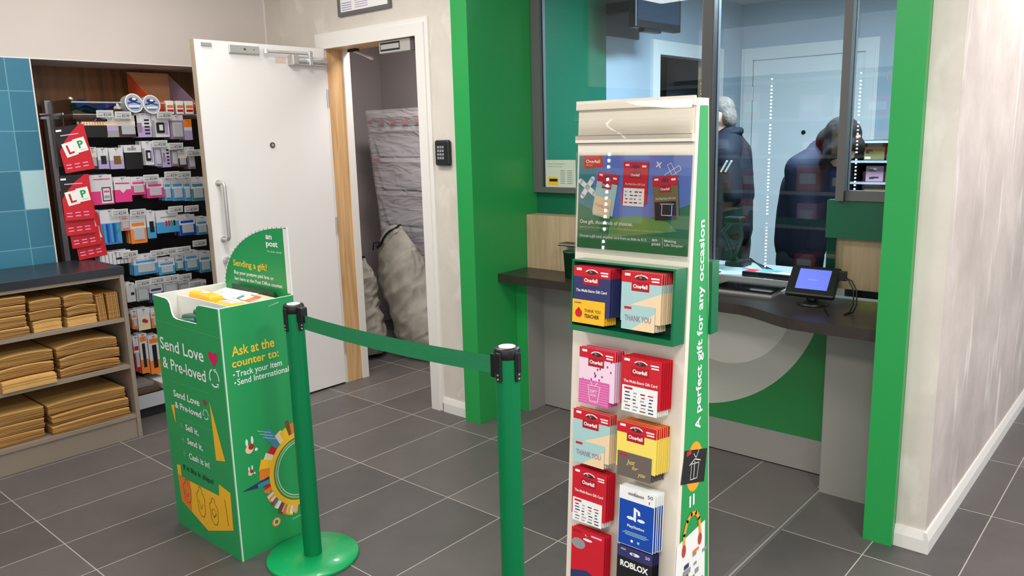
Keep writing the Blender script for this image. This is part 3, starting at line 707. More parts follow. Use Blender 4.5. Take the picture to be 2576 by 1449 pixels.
FV = Frame((SX1, 0, 0), (0, 0, 1), (0, -1, 0))
p.text(FV, 'A perfect gift for any occasion', .906, 1.349, .0215, WHT, .432, bold=.022)
p.build('side_lettering', stand); p = MB()
p.disc(FSD, -1.37, .828, .036, mat('print_amber', (246, 166, 34), .4), .0009, .054)
p.poly(FSD, [(-1.412, .876), (-1.316, .851), (-1.327, .78), (-1.427, .808)], BLK, .0013)
p.quad(FSD, -1.405, .861, -1.385, .871, RED, .0016)
p.line(FSD, [(-1.392, .838), (-1.37, .845), (-1.346, .835)], .002, WHT, .0016).line(FSD, [(-1.388, .805), (-1.384, .838), (-1.352, .832), (-1.36, .8), (-1.388, .805)], .0015, WHT, .0016).line(FSD, [(-1.375, .858), (-1.365, .846), (-1.352, .862)], .0015, WHT, .0016).line(FSD, [(-1.37, .84), (-1.374, .805)], .002, WHT, .0016)
p.quad(FSD, -1.389, .743, -1.382, .768, WHT, .001).quad(FSD, -1.374, .743, -1.367, .768, WHT, .001)
p.line(FSD, [(-1.41, .655), (-1.41, .69), (-1.397, .716), (-1.38, .726), (-1.36, .722), (-1.346, .704), (-1.34, .67)], .0095, mat('print_amber', (246, 166, 34), .4), .0018)
p.poly(FSD, [(-1.438, .678), (-1.318, .688), (-1.305, .25), (-1.47, .25)], WHT, .001)
for a in (-1.41, -1.341): p.disc(FSD, a, .655, .008, mat('print_rust', (196, 66, 44), .4), .0022, .014)
g = random.Random(9); cols = [RED, BLK, NAVY, GREYT, DGREEN, ORANGE, BLUE, BROWNP]
for k in range(46):
    a = -1.43+.105*g.random(); b = .30+.34*(k/46)
    p.quad(FSD, a, b, a+.012+.02*g.random(), b+.006+.006*g.random(), cols[k % 8] if k % 3 == 0 else GREYT, .0015+.00002*k)
p.build('side_illustration', stand)
# header ticket holder in clear plastic
hh = MB(); z0, z1 = fb(1.492), fb(1.571)
hh.box(SX0+.002, SX1-.004, z0, z1+.002, .001, .003, CREAM, FF).box(SX0-.001, SX1-.002, z0-.002, z0+.012, .0, .009, CREAM, FF).box(SX0-.001, SX1-.002, z1-.014, z1+.004, .0, .009, CREAM, FF)
hh.line(FF, [(SX0, z0+.0125), (SX1-.003, z0+.0125)], .0012, GREYT, .0093).line(FF, [(SX0, z1-.0145), (SX1-.003, z1-.0145)], .0012, GREYT, .0093).line(FF, [(SX0, z0-.003), (SX1-.003, z0-.003)], .002, GREYT, .004)
hh.build('ticket_holder', stand)
MB().grid(lambda u, v: FF.p(SX0+(SX1-.004-SX0)*u, z0+.004+(z1-z0-.006)*v, .0095+.006*math.sin(PI*v)), 4, 10, ACRYL).build('ticket_cover', stand)
# poster behind acrylic
PX0, PX1, PZ0, PZ1 = 1.8815, 2.146, fb(1.271), fb(1.464)
def cross(mb, F, cx, cy, r, w, m, rot=45, c=.002, outline=False):
    for k in (0, 90):
        a = R(rot+k); d = Vector((math.cos(a), math.sin(a))); q = Vector((-d.y, d.x))
        pts = [tuple(Vector((cx, cy))+d*r*s1+q*w/2*s2) for s1, s2 in ((-1, -1), (1, -1), (1, 1), (-1, 1))]
        if outline: mb.line(F, pts, .001, m, c, True)
        else: mb.poly(F, pts, m, c); mb.disc(F, cx+d.x*r, cy+d.y*r, w/2, m, c, n=12); mb.disc(F, cx-d.x*r, cy-d.y*r, w/2, m, c, n=12)
    return mb
def gcard(mb, F, cx, cy, w, h, rot, m, low, lowm, words, c):
    a = R(rot); G = Frame(F.p(cx, cy, c), math.cos(a)*F.u+math.sin(a)*F.v, -math.sin(a)*F.u+math.cos(a)*F.v)
    mb.quad(G, -w/2, -h/2, w/2, h/2, m, 0).quad(G, -w/2, h/2-.02, w/2, h/2, RED, .0002).quad(G, -w*.22, h/2-.032, w*.22, h/2-.018, REDD, .0003).disc(G, 0, h/2-.009, w*.16, mat('print_violet', (92, 52, 92), .4), .0004, .004)
    mb.text(G, 'One4all', -w*.19, h/2-.028, .005, WHT, w*.36, .0005, bold=.02).quad(G, -w*.42, h/2-.008, -w*.26, h/2-.004, WHT, .0004).quad(G, w*.25, h/2-.01, w*.42, h/2-.006, WHT, .0004)
    if words: mb.text(G, words, 0, h/2-.046, .0042, WHT, w*.8, .0005, 'c')
    mb.quad(G, -w/2+.003, -h/2-.006, w/2-.006, -h/2+low, lowm, .0006)
    return G
p = MB(); p.quad(FF, PX0, PZ0, PX1, PZ1, SKY, .0012)
hill = [(PX0, PZ0), (PX1, PZ0), (PX1, fb(1.372))]+[(PX1-(PX1-PX0)*i/16, fb(1.372)-.034*math.sin(PI*i/16)**1.0-.006*i/16) for i in range(1, 17)]
p.poly(FF, [(PX0, fb(1.40)), (PX0+.05, fb(1.40)), (PX0+.075, fb(1.345)), (PX0, fb(1.34))], TEALP, .0014).poly(FF, [(PX0, PZ1), (PX0+.05, PZ1), (PX0+.03, fb(1.37)), (PX0, fb(1.36))], TEALP, .0013)
p.poly(FF, hill, HILL, .0016)
p.poly(FF, [(1.965, fb(1.335)), (2.03, fb(1.345)), (2.10, fb(1.335)), (2.12, fb(1.318)), (1.96, fb(1.296))], LGREEN, .0018)
p.poly(FF, [(1.893, PZ1), (1.94, PZ1), (1.942, fb(1.441)), (1.896, fb(1.437))], RED, .002); p.text(FF, 'One4all', 1.899, fb(1.449), .0065, WHT, .036, .0024, bold=.02); p.text(FF, 'Gift Card', 1.9, fb(1.443), .003, WHT, .016, .0024)
cross(p, FF, 1.905, fb(1.398), .022, .011, WHT, 55, .0021); cross(p, FF, 2.074, fb(1.446), .006, .003, WHT, 35, .0021); cross(p, FF, 2.106, fb(1.432), .018, .009, WHT, 30, .0021, True)
G = gcard(p, FF, 1.951, fb(1.386), .052, .085, -9, AQUA, .0, AQUA, '', .0024); p.quad(G, -.024, -.045, .018, -.008, PEACH, .0008).text(G, 'THANK YOU', -.022, -.03, .007, mat('print_rose', (208, 130, 120), .4), .038, .001)
G = gcard(p, FF, 2.022, fb(1.41), .058, .082, -1, RED, .03, WHT, 'The Multi-Store Gift Card', .003)
gg = random.Random(3)
def logos(mb, F, x0, x1, y0, y1, n, c, seed=3):
    g = random.Random(seed); nx = 4; ny = n//nx
    for i in range(nx):
        for j in range(ny):
            w = (x1-x0)/nx; h = (y1-y0)/ny; x = x0+w*(i+.1+.2*g.random()); y = y0+h*(j+.25)
            mb.quad(F, x, y, x+w*(.35+.4*g.random()), y+h*.35, [BLK, GREYT, RED, NAVY, BROWNP, GREYT][g.randrange(6)], c)
logos(p, G, -.024, .02, -.043, -.014, 16, .001)
G = gcard(p, FF, 2.093, fb(1.385), .056, .08, 5, OLIVE, .03, BLK, 'The Multi-Store Gift Card', .0036)
p.line(G, [(-.008, -.016), (-.01, -.036), (.012, -.038), (.014, -.018)], .0012, WHT, .001).line(G, [(-.012, -.014), (.018, -.016)], .0012, WHT, .001)
p.text(FF, 'One gift, thousands of choices.', 1.888, fb(1.323), .0075, WHT, .132, .0026, bold=.015).text(FF, 'Spend across thousands of retailers nationwide in store or online', 1.888, fb(1.3135), .0042, AQUA, .2, .0026)
p.text(FF, 'Choose a gift card, anytime card from as little as €15', 1.888, fb(1.2945), .0052, WHT, .165, .0026, bold=.01)
p.text(FF, 'an', 2.066, fb(1.296), .006, WHT, .012, .0026, bold=.02).text(FF, 'post', 2.066, fb(1.288), .006, WHT, .02, .0026, bold=.02).quad(FF, 2.09, fb(1.284), 2.0907, fb(1.303), WHT, .0026).text(FF, 'Making', 2.094, fb(1.296), .005, WHT, .026, .0026, bold=.01).text(FF, 'Life Simpler', 2.094, fb(1.288), .005, WHT, .042, .0026, bold=.01)
po = p.build('poster', stand)
MB().box(PX0-.004, PX1+.002, PZ0-.006, PZ1+.006, .0055, .0065, ACRYL, FF).build('poster_cover', stand)
# green tray
tz0, tz1, tx0, tx1, td = fb(1.10), fb(1.25), 1.903, 2.147, .046
mb = MB(); mb.box(tx0, tx1, tz0, tz0+.012, .0, td, GTRAY, FF).box(tx0, tx1, tz1-.004, tz1, .0, td, GTRAY, FF).box(tx0, tx0+.004, tz0+.012, tz1-.004, 0, td, GTRAY, FF).box(tx1-.005, tx1, tz0+.012, tz1-.004, 0, td, GTRAY, FF).box(tx0+.004, tx1-.005, tz0+.012, tz1-.004, .0006, .003, mat('tray_back_green', (0, 66, 44), .3), FF)
mb.build('tray', stand)
MB().box(SX0-.006, SX1+.006, sby(1.17)+.0, sby(1.17)+.03, 1.10, 1.25, GTRAY).build('rear_tray', stand)

# gift cards hanging on hooks
def hole(mb, F, w, h): mb.disc(F, 0, h-.011, .016, mat('slot_shadow', (58, 40, 40), .6), .0009, .004)
def face_one4all(body, low, lowf, words=None, header=RED, stripe=None, dots=None):
    def f(mb, F, w, h):
        mb.quad(F, -w/2, .0, w/2, h, body, .0003)
        if stripe: mb.poly(F, [(w/2, h*.62), (w/2, 0), (-w*.1, 0), (-w*.35, h*.3)], stripe, .0005)
        if dots:
            dg_ = random.Random(2)
            for k in range(16): a_ = -w*.44+w*.86*dg_.random(); b_ = h*.3+h*.5*dg_.random(); mb.quad(F, a_, b_, a_+.003, b_+.0045, dots, .00055)
        mb.quad(F, -w/2, h-.022, w/2, h, header, .0006)
        mb.quad(F, -w*.24, h-.038, w*.2, h-.02, REDD, .0008); mb.text(F, 'One4all', -w*.2, h-.032, .0075, WHT, w*.36, .0011, bold=.03)
        mb.ring(F, 0, h-.014, .013, .0165, WHT, .001, 20, 160, 14, .55); mb.disc(F, 0, h-.012, .013, mat('slot_shadow', (58, 40, 40), .6), .0011, .0035)
        mb.quad(F, -w*.42, h-.009, -w*.28, h-.004, WHT, .0009).quad(F, w*.24, h-.012, w*.44, h-.009, WHT, .0009).quad(F, w*.26, h-.0175, w*.44, h-.0145, WHT, .0009)
        if words: mb.text(F, words, 0, h-.053, .0055, WHT, w*.84, .0011, 'c', bold=.02)
    return f
def low_plain(col, fn):
    def f(mb, F, w, h):
        mb.quad(F, -w/2, 0, w/2, h, col, .0003)
        if fn: fn(mb, F, w, h)
    return f
def lf_teacher(mb, F, w, h):
    mb.disc(F, -w*.3, h*.42, .009, RED, .0006).disc(F, -w*.3, h*.42+.009, .003, RED, .0006).text(F, 'THANK YOU', -w*.12, h*.5, .0065, BLK, w*.5, .0008).text(F, 'TEACHER', -w*.12, h*.26, .0075, BLK, w*.46, .0008, bold=.02).quad(F, -w*.44, h*.84, -w*.22, h*.88, BROWNP, .0006)
def lf_thank(mb, F, w, h):
    mb.poly(F, [(w/2, h*.75), (w/2, 0), (-w*.2, 0)], PEACH, .0005).quad(F, -w*.42, h*.82, -w*.2, h*.92, RED, .0007).text(F, 'THANK YOU', 0, h*.36, .011, mat('print_dusk', (150, 130, 150), .4), w*.8, .0009, 'c', bold=.01)
def lf_cup(mb, F, w, h):
    for k in range(9): mb.line(F, [(-w/2+.002, h*(.1+.1*k)), (w/2-.002, h*(.1+.1*k))], .0008, PINK, .0005)
    mb.line(F, [(-.014, h*.8), (-.009, h*.15), (.011, h*.15), (.016, h*.8)], .0012, WHT, .0008, True).line(F, [(-.004, h*.82), (-.008, h*.98)], .0012, WHT, .0008).line(F, [(.004, h*.82), (.01, h*.96)], .0012, WHT, .0008)
    mb.text(F, 'GIFT', 0, h*.52, .006, WHT, .018, .0008, 'c').text(F, 'FOR', 0, h*.36, .005, WHT, .014, .0008, 'c')
def lf_logos(mb, F, w, h): mb.quad(F, -w*.44, h*.86, -w*.2, h*.94, RED, .0006); logos(mb, F, -w*.46, w*.44, h*.05, h*.82, 24, .0006, 5)
def lf_just(mb, F, w, h):
    mb.text(F, 'Just', -w*.22, h*.55, .01, LYEL, .02, .0006, shear=.3).text(F, 'for', -.004, h*.36, .008, LYEL, .014, .0006, shear=.3).text(F, 'you', w*.12, h*.16, .009, LYEL, .018, .0006, shear=.3).quad(F, -w*.44, h*.84, -w*.2, h*.92, RED, .0006)
def card_plain(fn):
    return fn
def face_ps(mb, F, w, h):
    mb.quad(F, -w/2, 0, w/2, h, WHT, .0003).quad(F, -w/2+.001, .001, w/2-.001, h-.028, BLUE, .0005)
    mb.quad(F, -w*.25, h-.016, w*.2, h-.011, GREYT, .0006).text(F, '50', w*.3, h-.012, .007, BLK, .012, .0008).quad(F, w*.34, h-.024, w*.36, h-.018, BLK, .0006)
    cx, cy = 0, h*.56
    mb.poly(F, [(cx-.006, cy-.012), (cx, cy-.015), (cx, cy+.014), (cx-.006, cy+.016)], WHT, .0008).poly(F, [(cx, cy+.014), (cx+.009, cy+.010), (cx+.010, cy+.001), (cx+.004, cy+.001), (cx+.003, cy+.008), (cx, cy+.009)], WHT, .0008)
    mb.disc(F, cx-.013, cy-.009, .009, WHT, .0007, .0035).disc(F, cx+.012, cy-.009, .009, WHT, .0007, .0035)
    mb.text(F, 'PlayStation', 0, h*.33, .0055, WHT, w*.48, .0008, 'c', bold=.02)
    for k, q in enumerate((.62, .74, .58)): mb.quad(F, -w*q/2, h*(.24-.025*k), w*q/2, h*(.24-.025*k)+.0013, AQUA, .0007)
    mb.disc(F, -.008, h*.1, .003, WHT, .0007).quad(F, .005, h*.08, .01, h*.12, AQUA, .0007)
def face_red(mb, F, w, h):
    mb.quad(F, -w/2, 0, w/2, h, RED, .0003).quad(F, -w/2+.004, h-.01, -w*.2, h-.004, REDD, .0005).disc(F, 0, h-.02, .012, WHT, .0006, .003).quad(F, w*.1, h-.01, w*.42, h-.006, PINK, .0005)
    mb.disc(F, -w*.28, h-.034, .018, GREYT, .0005, .012).poly(F, [(-w/2, 0), (w/2, 0), (w/2, .012), (0, .03), (-w/2, .02)], NAVY, .0006)
def face_rob(mb, F, w, h):
    mb.quad(F, -w/2, 0, w/2, h, BLK, .0003).quad(F, -w/2, h-.024, w/2, h, mat('print_indigo', (52, 54, 108), .35), .0005).disc(F, 0, h-.012, .012, WHT, .0007, .0035).quad(F, -w*.4, h-.009, -w*.25, h-.005, GREYT, .0007).text(F, '20', w*.3, h-.012, .006, WHT, .011, .0008)
    mb.text(F, 'ROBLOX', 0, h-.044, .012, WHT, w*.8, .0009, 'c', bold=.04)
    mb.poly(F, [(-.004, .02), (.016, .012), (.02, .036), (.0, .044)], WHT, .0007).poly(F, [(.005, .025), (.011, .023), (.012, .03), (.006, .032)], BLK, .0009).quad(F, -w*.4, .03, -w*.25, .05, GREYT, .0006)
CARDS = [ # x centre, top z, w, h, body edge material, face, low card (h, mat, fn, width), depth, count, label stem
 (1.957, 1.238, .091, .102, NAVY, face_one4all(NAVY, 0, 0, 'The Multi-Store Gift Card'), (.049, YEL, lf_teacher, .081, -.005, -.017), .05, 6, 'navy and yellow gift card pack on the left hook of the green tray'),
 (2.075, 1.238, .091, .10, PEACH, face_one4all(AQUA, 0, 0, None, RED, PEACH), (.05, AQUA, lf_thank, .076, -.004, -.016), .05, 6, 'pale thank you gift card pack on the right hook of the green tray'),
 (1.971, 1.067, .09, .108, PINK, face_one4all(mat('print_blush', (246, 214, 230), .38), 0, 0, dots=mat('print_berry', (120, 40, 90), .4)), (.052, PINKD, lf_cup, .076, -.005, -.012), .042, 5, 'pink gift card pack with dark dots below the green tray'),
 (2.077, 1.065, .093, .10, RED, face_one4all(RED, 0, 0, 'The Multi-Store Gift Card'), (.054, WHT, lf_logos, .082, .0, -.013), .042, 6, 'red gift card pack with white logo panel below the green tray'),
 (1.962, .931, .094, .105, PEACH, face_one4all(AQUA, 0, 0, None, RED, PEACH), (.05, AQUA, lf_thank, .08, -.004, -.012), .042, 4, 'thank you gift card pack in the left column under the pink one'),
 (2.073, .928, .093, .096, LYEL, face_one4all(LYEL, 0, 0), (.052, TAUPE, lf_just, .08, -.002, -.018), .042, 7, 'lemon yellow gift card pack with brown Just For You card'),
 (1.961, .801, .088, .105, RED, face_one4all(RED, 0, 0, 'The Multi-Store Gift Card'), (.052, WHT, lf_logos, .076, -.002, -.014), .042, 5, 'red gift card pack with white logo panel low in the left column'),
 (2.08, .793, .084, .126, WHT, face_ps, None, .042, 5, 'blue and white gaming gift card with shape logo'),
 (1.962, .665, .086, .12, RED, face_red, None, .042, 4, 'glossy red gaming gift card at the foot of the left column'),
 (2.08, .664, .084, .126, BLK, face_rob, None, .042, 4, 'black and indigo gaming gift card at the foot of the right column'),
]
for (cx, zt, w, h, bm, face, low, dep, cnt, lab) in CARDS:
    zb = fb(zt)-h; base = FF.p(cx, zb, dep)
    def make(face_on):
        mb = MB(); F = Frame(base, FF.u, FF.v)
        mb.bbox(-w/2, w/2, 0, h, -.0012, 0, bm, .0004, F, 1)
        if face_on: face(mb, F, w, h)
        o = mb.build('gift_card', origin=base)
        if low and face_on:
            lh, lm, lfn, lw, ox, oy = low; G = Frame(base+F.u*ox+F.v*oy, F.u, F.v)
            q = MB().bbox(-lw/2, lw/2, 0, lh, .001, .002, lm, .0004, G, 1)
            low_plain(lm, lfn)(q, Frame(G.p(0, 0, .002), G.u, G.v), lw, lh); q.build('plastic_card', o)
        return o
    front = make(True); tag(front, 'frontmost '+lab, 'gift card', 'gift cards on the stand')
    hook = MB().tube([FF.p(cx, fb(zt)-.011, 0), FF.p(cx, fb(zt)-.011, dep+.006), FF.p(cx, fb(zt)-.005, dep+.009)], .0016, STEEL, 6); hook.build('hook', stand)
    rg = random.Random(int(cx*1000+zt*77))
    for k in range(1, cnt):
        c = copy_tree(front); c.location = Vector(front.location)-FF.n*(.0062*k if dep-.0062*k > .004 else dep-.004)+FF.u*(.0012*k+.001*rg.random())+FF.v*(.0008*rg.random())
        c['label'] = 'card behind the front '+lab.replace(' pack', '').replace(' gift card', ' one', 1)
        ws = c['label'].split()
        if len(ws) > 16: c['label'] = ' '.join(ws[:16])
        c['group'] = 'cards behind '+lab[:40]

# ================================================================== COUNTER
ct = thing('counter', (1.0, .5, 0), 'grey post office counter front with green panel and pale disc', 'counter')
MB().box(.19, 1.80, .57, .60, 0, .745, GREYP).build('front_panel', ct)
MB().box(.19, 1.80, .568, .57, 0, .004, BLACKP).build('toe_gap', ct)
MB().box(.112, .19, .43, .60, 0, .745, GREEN).box(.19, .1935, .432, .57, 0, .745, GREYP).build('pier', ct)
MB().box(1.80, 2.063, .408, .60, 0, .745, GREYP).box(1.795, 1.80, .414, .57, 0, .745, mat('pier_edge', (146, 142, 138), .4)).build('pier', ct)
FC = Frame((0, .57, 0), (1, 0, 0), (0, 0, 1)); p = MB()
p.quad(FC, .55, .158, 1.752, .744, mat('counter_green', (40, 124, 64), .4), .0006)
def clip_disc(cx, cy, r, zmax, x0, x1):
    pts = []
    for i in range(121):
        a = R(180+180*i/120); x, z = cx+r*math.cos(a), cy+r*math.sin(a)
        if z <= zmax: pts.append((max(x0, min(x1, x)), z))
    return [(pts[0][0], zmax)]+pts+[(pts[-1][0], zmax)]
p.poly(FC, clip_disc(1.075, .862, .652, .744, .55, 1.752), GREYL, .001)
p.poly(FC, clip_disc(1.27, .758, .32, .744, .55, 1.752), GREYLL, .0014)
p.build('front_graphic', ct)
# worktop with its wavy front edge
wp = [(.112, .698), (.112, .29), (1.45, .29)]
for i in range(1, 13): t = i/12; wp.append((1.45+.33*t, .29-.128*(3*t*t-2*t**3)))
wp += [(2.064, .158), (2.064, .698)]
FT = Frame((0, 0, 0), (1, 0, 0), (0, 1, 0))
tag(MB().prism(FT, wp, .746, .79, WORKT).build('worktop', origin=(1.1, .45, .746)), 'dark brown counter worktop with a wavy front edge', 'worktop')
tag(MB().box(.113, 1.118, .535, .63, .7905, 1.083, OAKV).box(.112, .1129, .535, .63, .7905, 1.083, OAKV).build('counter_box', origin=(.6, .58, .79)), 'pale oak box standing at the back of the worktop behind the card stand', 'box')
tag(MB().bbox(.385, .545, .455, .534, .94, .953, BLACKP, .004).box(.39, .54, .452, .455, .946, .952, STEEL).build('pen_ledge', origin=(.46, .5, .94)), 'small black ledge on the oak box above the pen pot', 'ledge')
pp = thing('pen_pot', (.505, .42, .79), 'dark green round pot on the worktop left of the card stand', 'pot')
MB().lathe((.505, .42, .79), [(0, 0), (.036, 0), (.044, .128), (.047, .128), (.047, .136), (.043, .136), (.036, .006), (0, .006)], DGREEN, 32).build('body', pp)
sh = MB().box(-.1, .1, -.0006, .0006, 0, .145, mat('notice_paper', (206, 212, 196), .6)); FN = Frame((0, -.0006, 0), (1, 0, 0), (0, 0, 1))
sh.quad(FN, -.085, .012, -.015, .055, YEL).quad(FN, -.075, .03, -.02, .045, BLK, .001)
sh.text(FN, 'Forms and passport', -.088, .122, .006, GREYT, .12).text(FN, 'photos at this counter', -.088, .108, .005, GREYT, .1)
for k in range(7): sh.quad(FN, .0, .02+.011*k, .03, .024+.011*k, GREYT).quad(FN, .045, .02+.011*k, .08, .024+.011*k, GREYT)
o = sh.build('notice'); o.location = (.288, .6165, 1.229); tag(o, 'white notice with a yellow picture stuck inside the left glass pane', 'notice')
# payment tablet
tb = thing('payment_tablet', (1.715, .455, .79), 'black payment tablet with lit violet screen on a round foot', 'tablet')
MB().lathe((1.715, .455, .79), [(0, 0), (.058, 0), (.06, .004), (.05, .012), (.03, .016), (.026, .022), (0, .022)], BLACKP, 36).build('base', tb)
MB().cyl((1.715, .455, .80), (1.715, .457, .868), .024, BLACKP).build('neck', tb)
FTB = Frame((1.715, .455, .884), (.995, .10, -.02), Vector((-.10, .70, .70)).normalized())
FTB = Frame(FTB.o, FTB.u, (FTB.v-FTB.u*FTB.v.dot(FTB.u)))
MB().bbox(-.098, .098, -.075, .075, -.012, .012, BLACKP, .008, FTB).build('housing', tb)
MB().quad(FTB, -.062, -.045, .064, .056, mat('lit_violet_screen', (98, 112, 208), .2, emit=.75), .0126).text(FTB, 'Welcome', -.02, .0, .006, mat('screen_text', (150, 160, 230), .3, emit=.8), .04, .0134).build('screen', tb)
MB().bbox(-.012, .02, -.02, .02, .0, .012, BLACKP, .003, Frame((1.825, .47, .92), (1, 0, 0), (0, 0, 1))).build('plug', tb)
cb = MB()
for dx in (0, .012): cb.tube([(1.82+dx, .47, .915), (1.855+dx, .455, .905), (1.885+dx, .43, .87), (1.895+dx, .40, .82), (1.893+dx, .37, .796), (1.885, .33, .793)], .0028, BLACKP, 8)
cb.build('cable', tb)
tag(MB().tube([(1.795, .375, .7945), (1.85, .275, .7945)], [.005, .004], BLACKP, 10).build('pen', origin=(1.82, .325, .79)), 'black pen lying on the worktop in front of the tablet', 'pen')
tag(MB().box(1.238, 1.525, .49, .665, .7902, .80, STEEL).bbox(1.243, 1.52, .495, .66, .80, .812, BLACKG, .004).build('scale', origin=(1.38, .58, .79)), 'flat black glass weighing scale on the worktop', 'scale')
# staff desk behind the glass
dk = thing('desk', (1.0, .98, 0), 'pale grey staff desk behind the glass screen', 'desk')
MB().box(.12, 1.69, .705, 1.10, .80, .826, mat('desk_top', (150, 150, 146), .4)).build('desktop', dk)
MB().box(.12, 1.69, .70, .705, .79, .828, mat('desk_edge', (176, 172, 162), .4)).build('edge_strip', dk)
for x in (.2, 1.62): MB().box(x-.02, x+.02, .75, 1.08, 0, .80, GREYP).build('leg_panel', dk)
tag(MB().bbox(1.28, 1.53, .72, .83, .8262, .852, BLACKP, .004).quad(Frame((0, 0, .852), (1, 0, 0), (0, 1, 0)), 1.285, .725, 1.525, .825, mat('faded_print', (150, 140, 130), .5), .0006).quad(Frame((0, 0, .852), (1, 0, 0), (0, 1, 0)), 1.29, .73, 1.34, .79, RED, .0009).quad(Frame((0, 0, .852), (1, 0, 0), (0, 1, 0)), 1.35, .76, 1.44, .82, STEELB, .0009).quad(Frame((0, 0, .852), (1, 0, 0), (0, 1, 0)), 1.42, .73, 1.51, .77, PEACH, .0009).build('stamp_book', origin=(1.4, .78, .826)), 'flat black book with a coloured cover on the staff desk behind the tablet', 'book')
def paper(x, y, z, rz, m, label, w=.2, d=.14):
    o = MB().box(-w/2, w/2, -d/2, d/2, 0, .0015, m).quad(Frame((0, 0, .0015), (1, 0, 0), (0, 1, 0)), -w*.4, -d*.1, w*.3, d*.35, GREYT, .0004).build('paper'); o.location = (x, y, z); o.rotation_euler = (0, 0, rz); return tag(o, label, 'paper', 'papers on the staff desk')
paper(1.16, .80, .8262, .5, WHT, 'lowest white paper on the staff desk beside the scanner cables')
paper(1.2, .86, .8279, .8, AQUA, 'pale blue paper lying across the white one on the staff desk')
paper(1.05, .80, .8262, .1, PEACH, 'cream paper on the staff desk under the scanner')
sc_ = thing('document_camera', (1.13, 1.0, .826), 'black jointed document camera arm on the staff desk', 'camera')
MB().bbox(1.08, 1.18, .95, 1.06, .8262, .85, BLACKP, .006).build('base', sc_)
MB().tube([(1.12, 1.0, .85), (1.06, .97, 1.0), (1.14, .93, 1.07)], .014, BLACKP).tube([(1.1, 1.0, .85), (1.17, .95, .98), (1.15, .94, 1.06)], .012, BLACKP).build('arm', sc_)
MB().bbox(1.1, 1.19, .88, .95, 1.05, 1.085, BLACKP, .008).build('head', sc_)
cb = MB()
for k in range(3): cb.tube([(1.16, .95+.01*k, .85), (1.24, .9+.015*k, .885-.01*k), (1.32, .86+.02*k, .85), (1.37+.02*k, .86, .832)], .0035, BLACKP, 8)
tag(cb.build('cable', origin=(1.25, .9, .83)), 'looping black cables on the staff desk behind the paper', 'cable')
tag(MB().box(.7, .99, .9, 1.06, .8262, .9, BLACKP).box(.72, .97, .9, .9, .84, .88, GREYT).build('receipt_printer', origin=(.85, .98, .826)), 'black receipt printer on the staff desk in front of the man', 'printer')
# monitor hung high in the office
mn = thing('wall_monitor', (.35, 1.4, 2.09), 'black flat monitor hanging high in the back office', 'monitor')
FM = Frame((.35, 0, 0), (.05, 1, 0), (0, 0, 1))
MB().bbox(1.165, 1.63, 2.085, 2.40, -.05, 0, BLACKP, .006, FM).build('housing', mn)
MB().quad(FM, 1.18, 2.125, 1.615, 2.39, mat('dark_screen', (44, 54, 66), .1), .001).build('screen', mn)
MB().box(1.25, 1.42, 2.066, 2.084, -.04, .0, BLACKP, FM).build('speaker_bar', mn)
MB().box(.075, .30, 1.33, 1.40, 2.2, 2.26, BLACKP).build('arm', mn)
MB().box(.0701, .085, 1.32, 1.72, 2.085, 2.40, mat('panel_dark_grey', (84, 80, 80), .6)).build('dark_panel', mn)  # dark grey panel flat on the wall behind the monitor
# dark cabinet with boxed goods at the right of the office
cab = thing('goods_cabinet', (1.75, 1.92, 0), 'dark open cabinet with boxed goods behind the right glass pane', 'cabinet')
DKC = mat('dark_cabinet', (38, 38, 44), .5)
MB().box(1.395, 2.1, 2.08, 2.1, 0, 1.43, DKC).build('back_panel', cab); MB().box(1.395, 1.415, 1.75, 2.08, 0, 1.43, DKC).build('side_panel', cab); MB().box(2.08, 2.1, 1.75, 2.08, 0, 1.43, DKC).build('side_panel', cab)
for z in (1.42, 1.315, 1.2, .95, .5, .06): MB().box(1.415, 2.08, 1.75, 2.08, z, z+.012, DKC).box(1.415, 2.08, 1.747, 1.75, z, z+.012, mat('shelf_edge_pale', (156, 156, 162), .4)).build('shelf', cab)
for (x0, x1, z0, h, m, l) in ((1.475, 1.58, 1.3275, .07, OLIVE, 'olive patterned box on the upper visible shelf of the goods cabinet'), (1.59, 1.72, 1.3275, .072, mat('box_plum', (120, 74, 84), .5), 'plum box beside the olive one on the upper visible cabinet shelf'), (1.49, 1.58, 1.2125, .085, mat('box_pink', (176, 134, 152), .5), 'pink box on the middle visible shelf of the goods cabinet'), (1.59, 1.72, 1.2125, .08, BROWNP, 'brown box beside the pink box in the goods cabinet'), (1.485, 1.6, .9625, .21, mat('box_yellow', (198, 184, 52), .5), 'yellow and black box on the lower visible cabinet shelf'), (1.61, 1.72, .9625, .2, BROWNP, 'brown box beside the yellow box in the goods cabinet')):
    mb = MB().bbox(x0, x1, 1.78, 1.95, z0, z0+h, m, .002); F = Frame((0, 1.78, 0), (1, 0, 0), (0, 0, 1)); g = random.Random(int(x0*999))
    for k in range(6): a = x0+.005+(x1-x0-.04)*g.random(); b = z0+.005+(h-.02)*g.random(); mb.quad(F, a, b, a+.02+.02*g.random(), b+.006+.008*g.random(), [BLK, OLIVE, BROWNP, WHT][k % 4] if 'yellow' not in l else BLK, .0006+.0001*k)
    loose(mb, 'goods_box', ((x0+x1)/2, 1.86, z0), l, 'box', 'boxes in the goods cabinet')

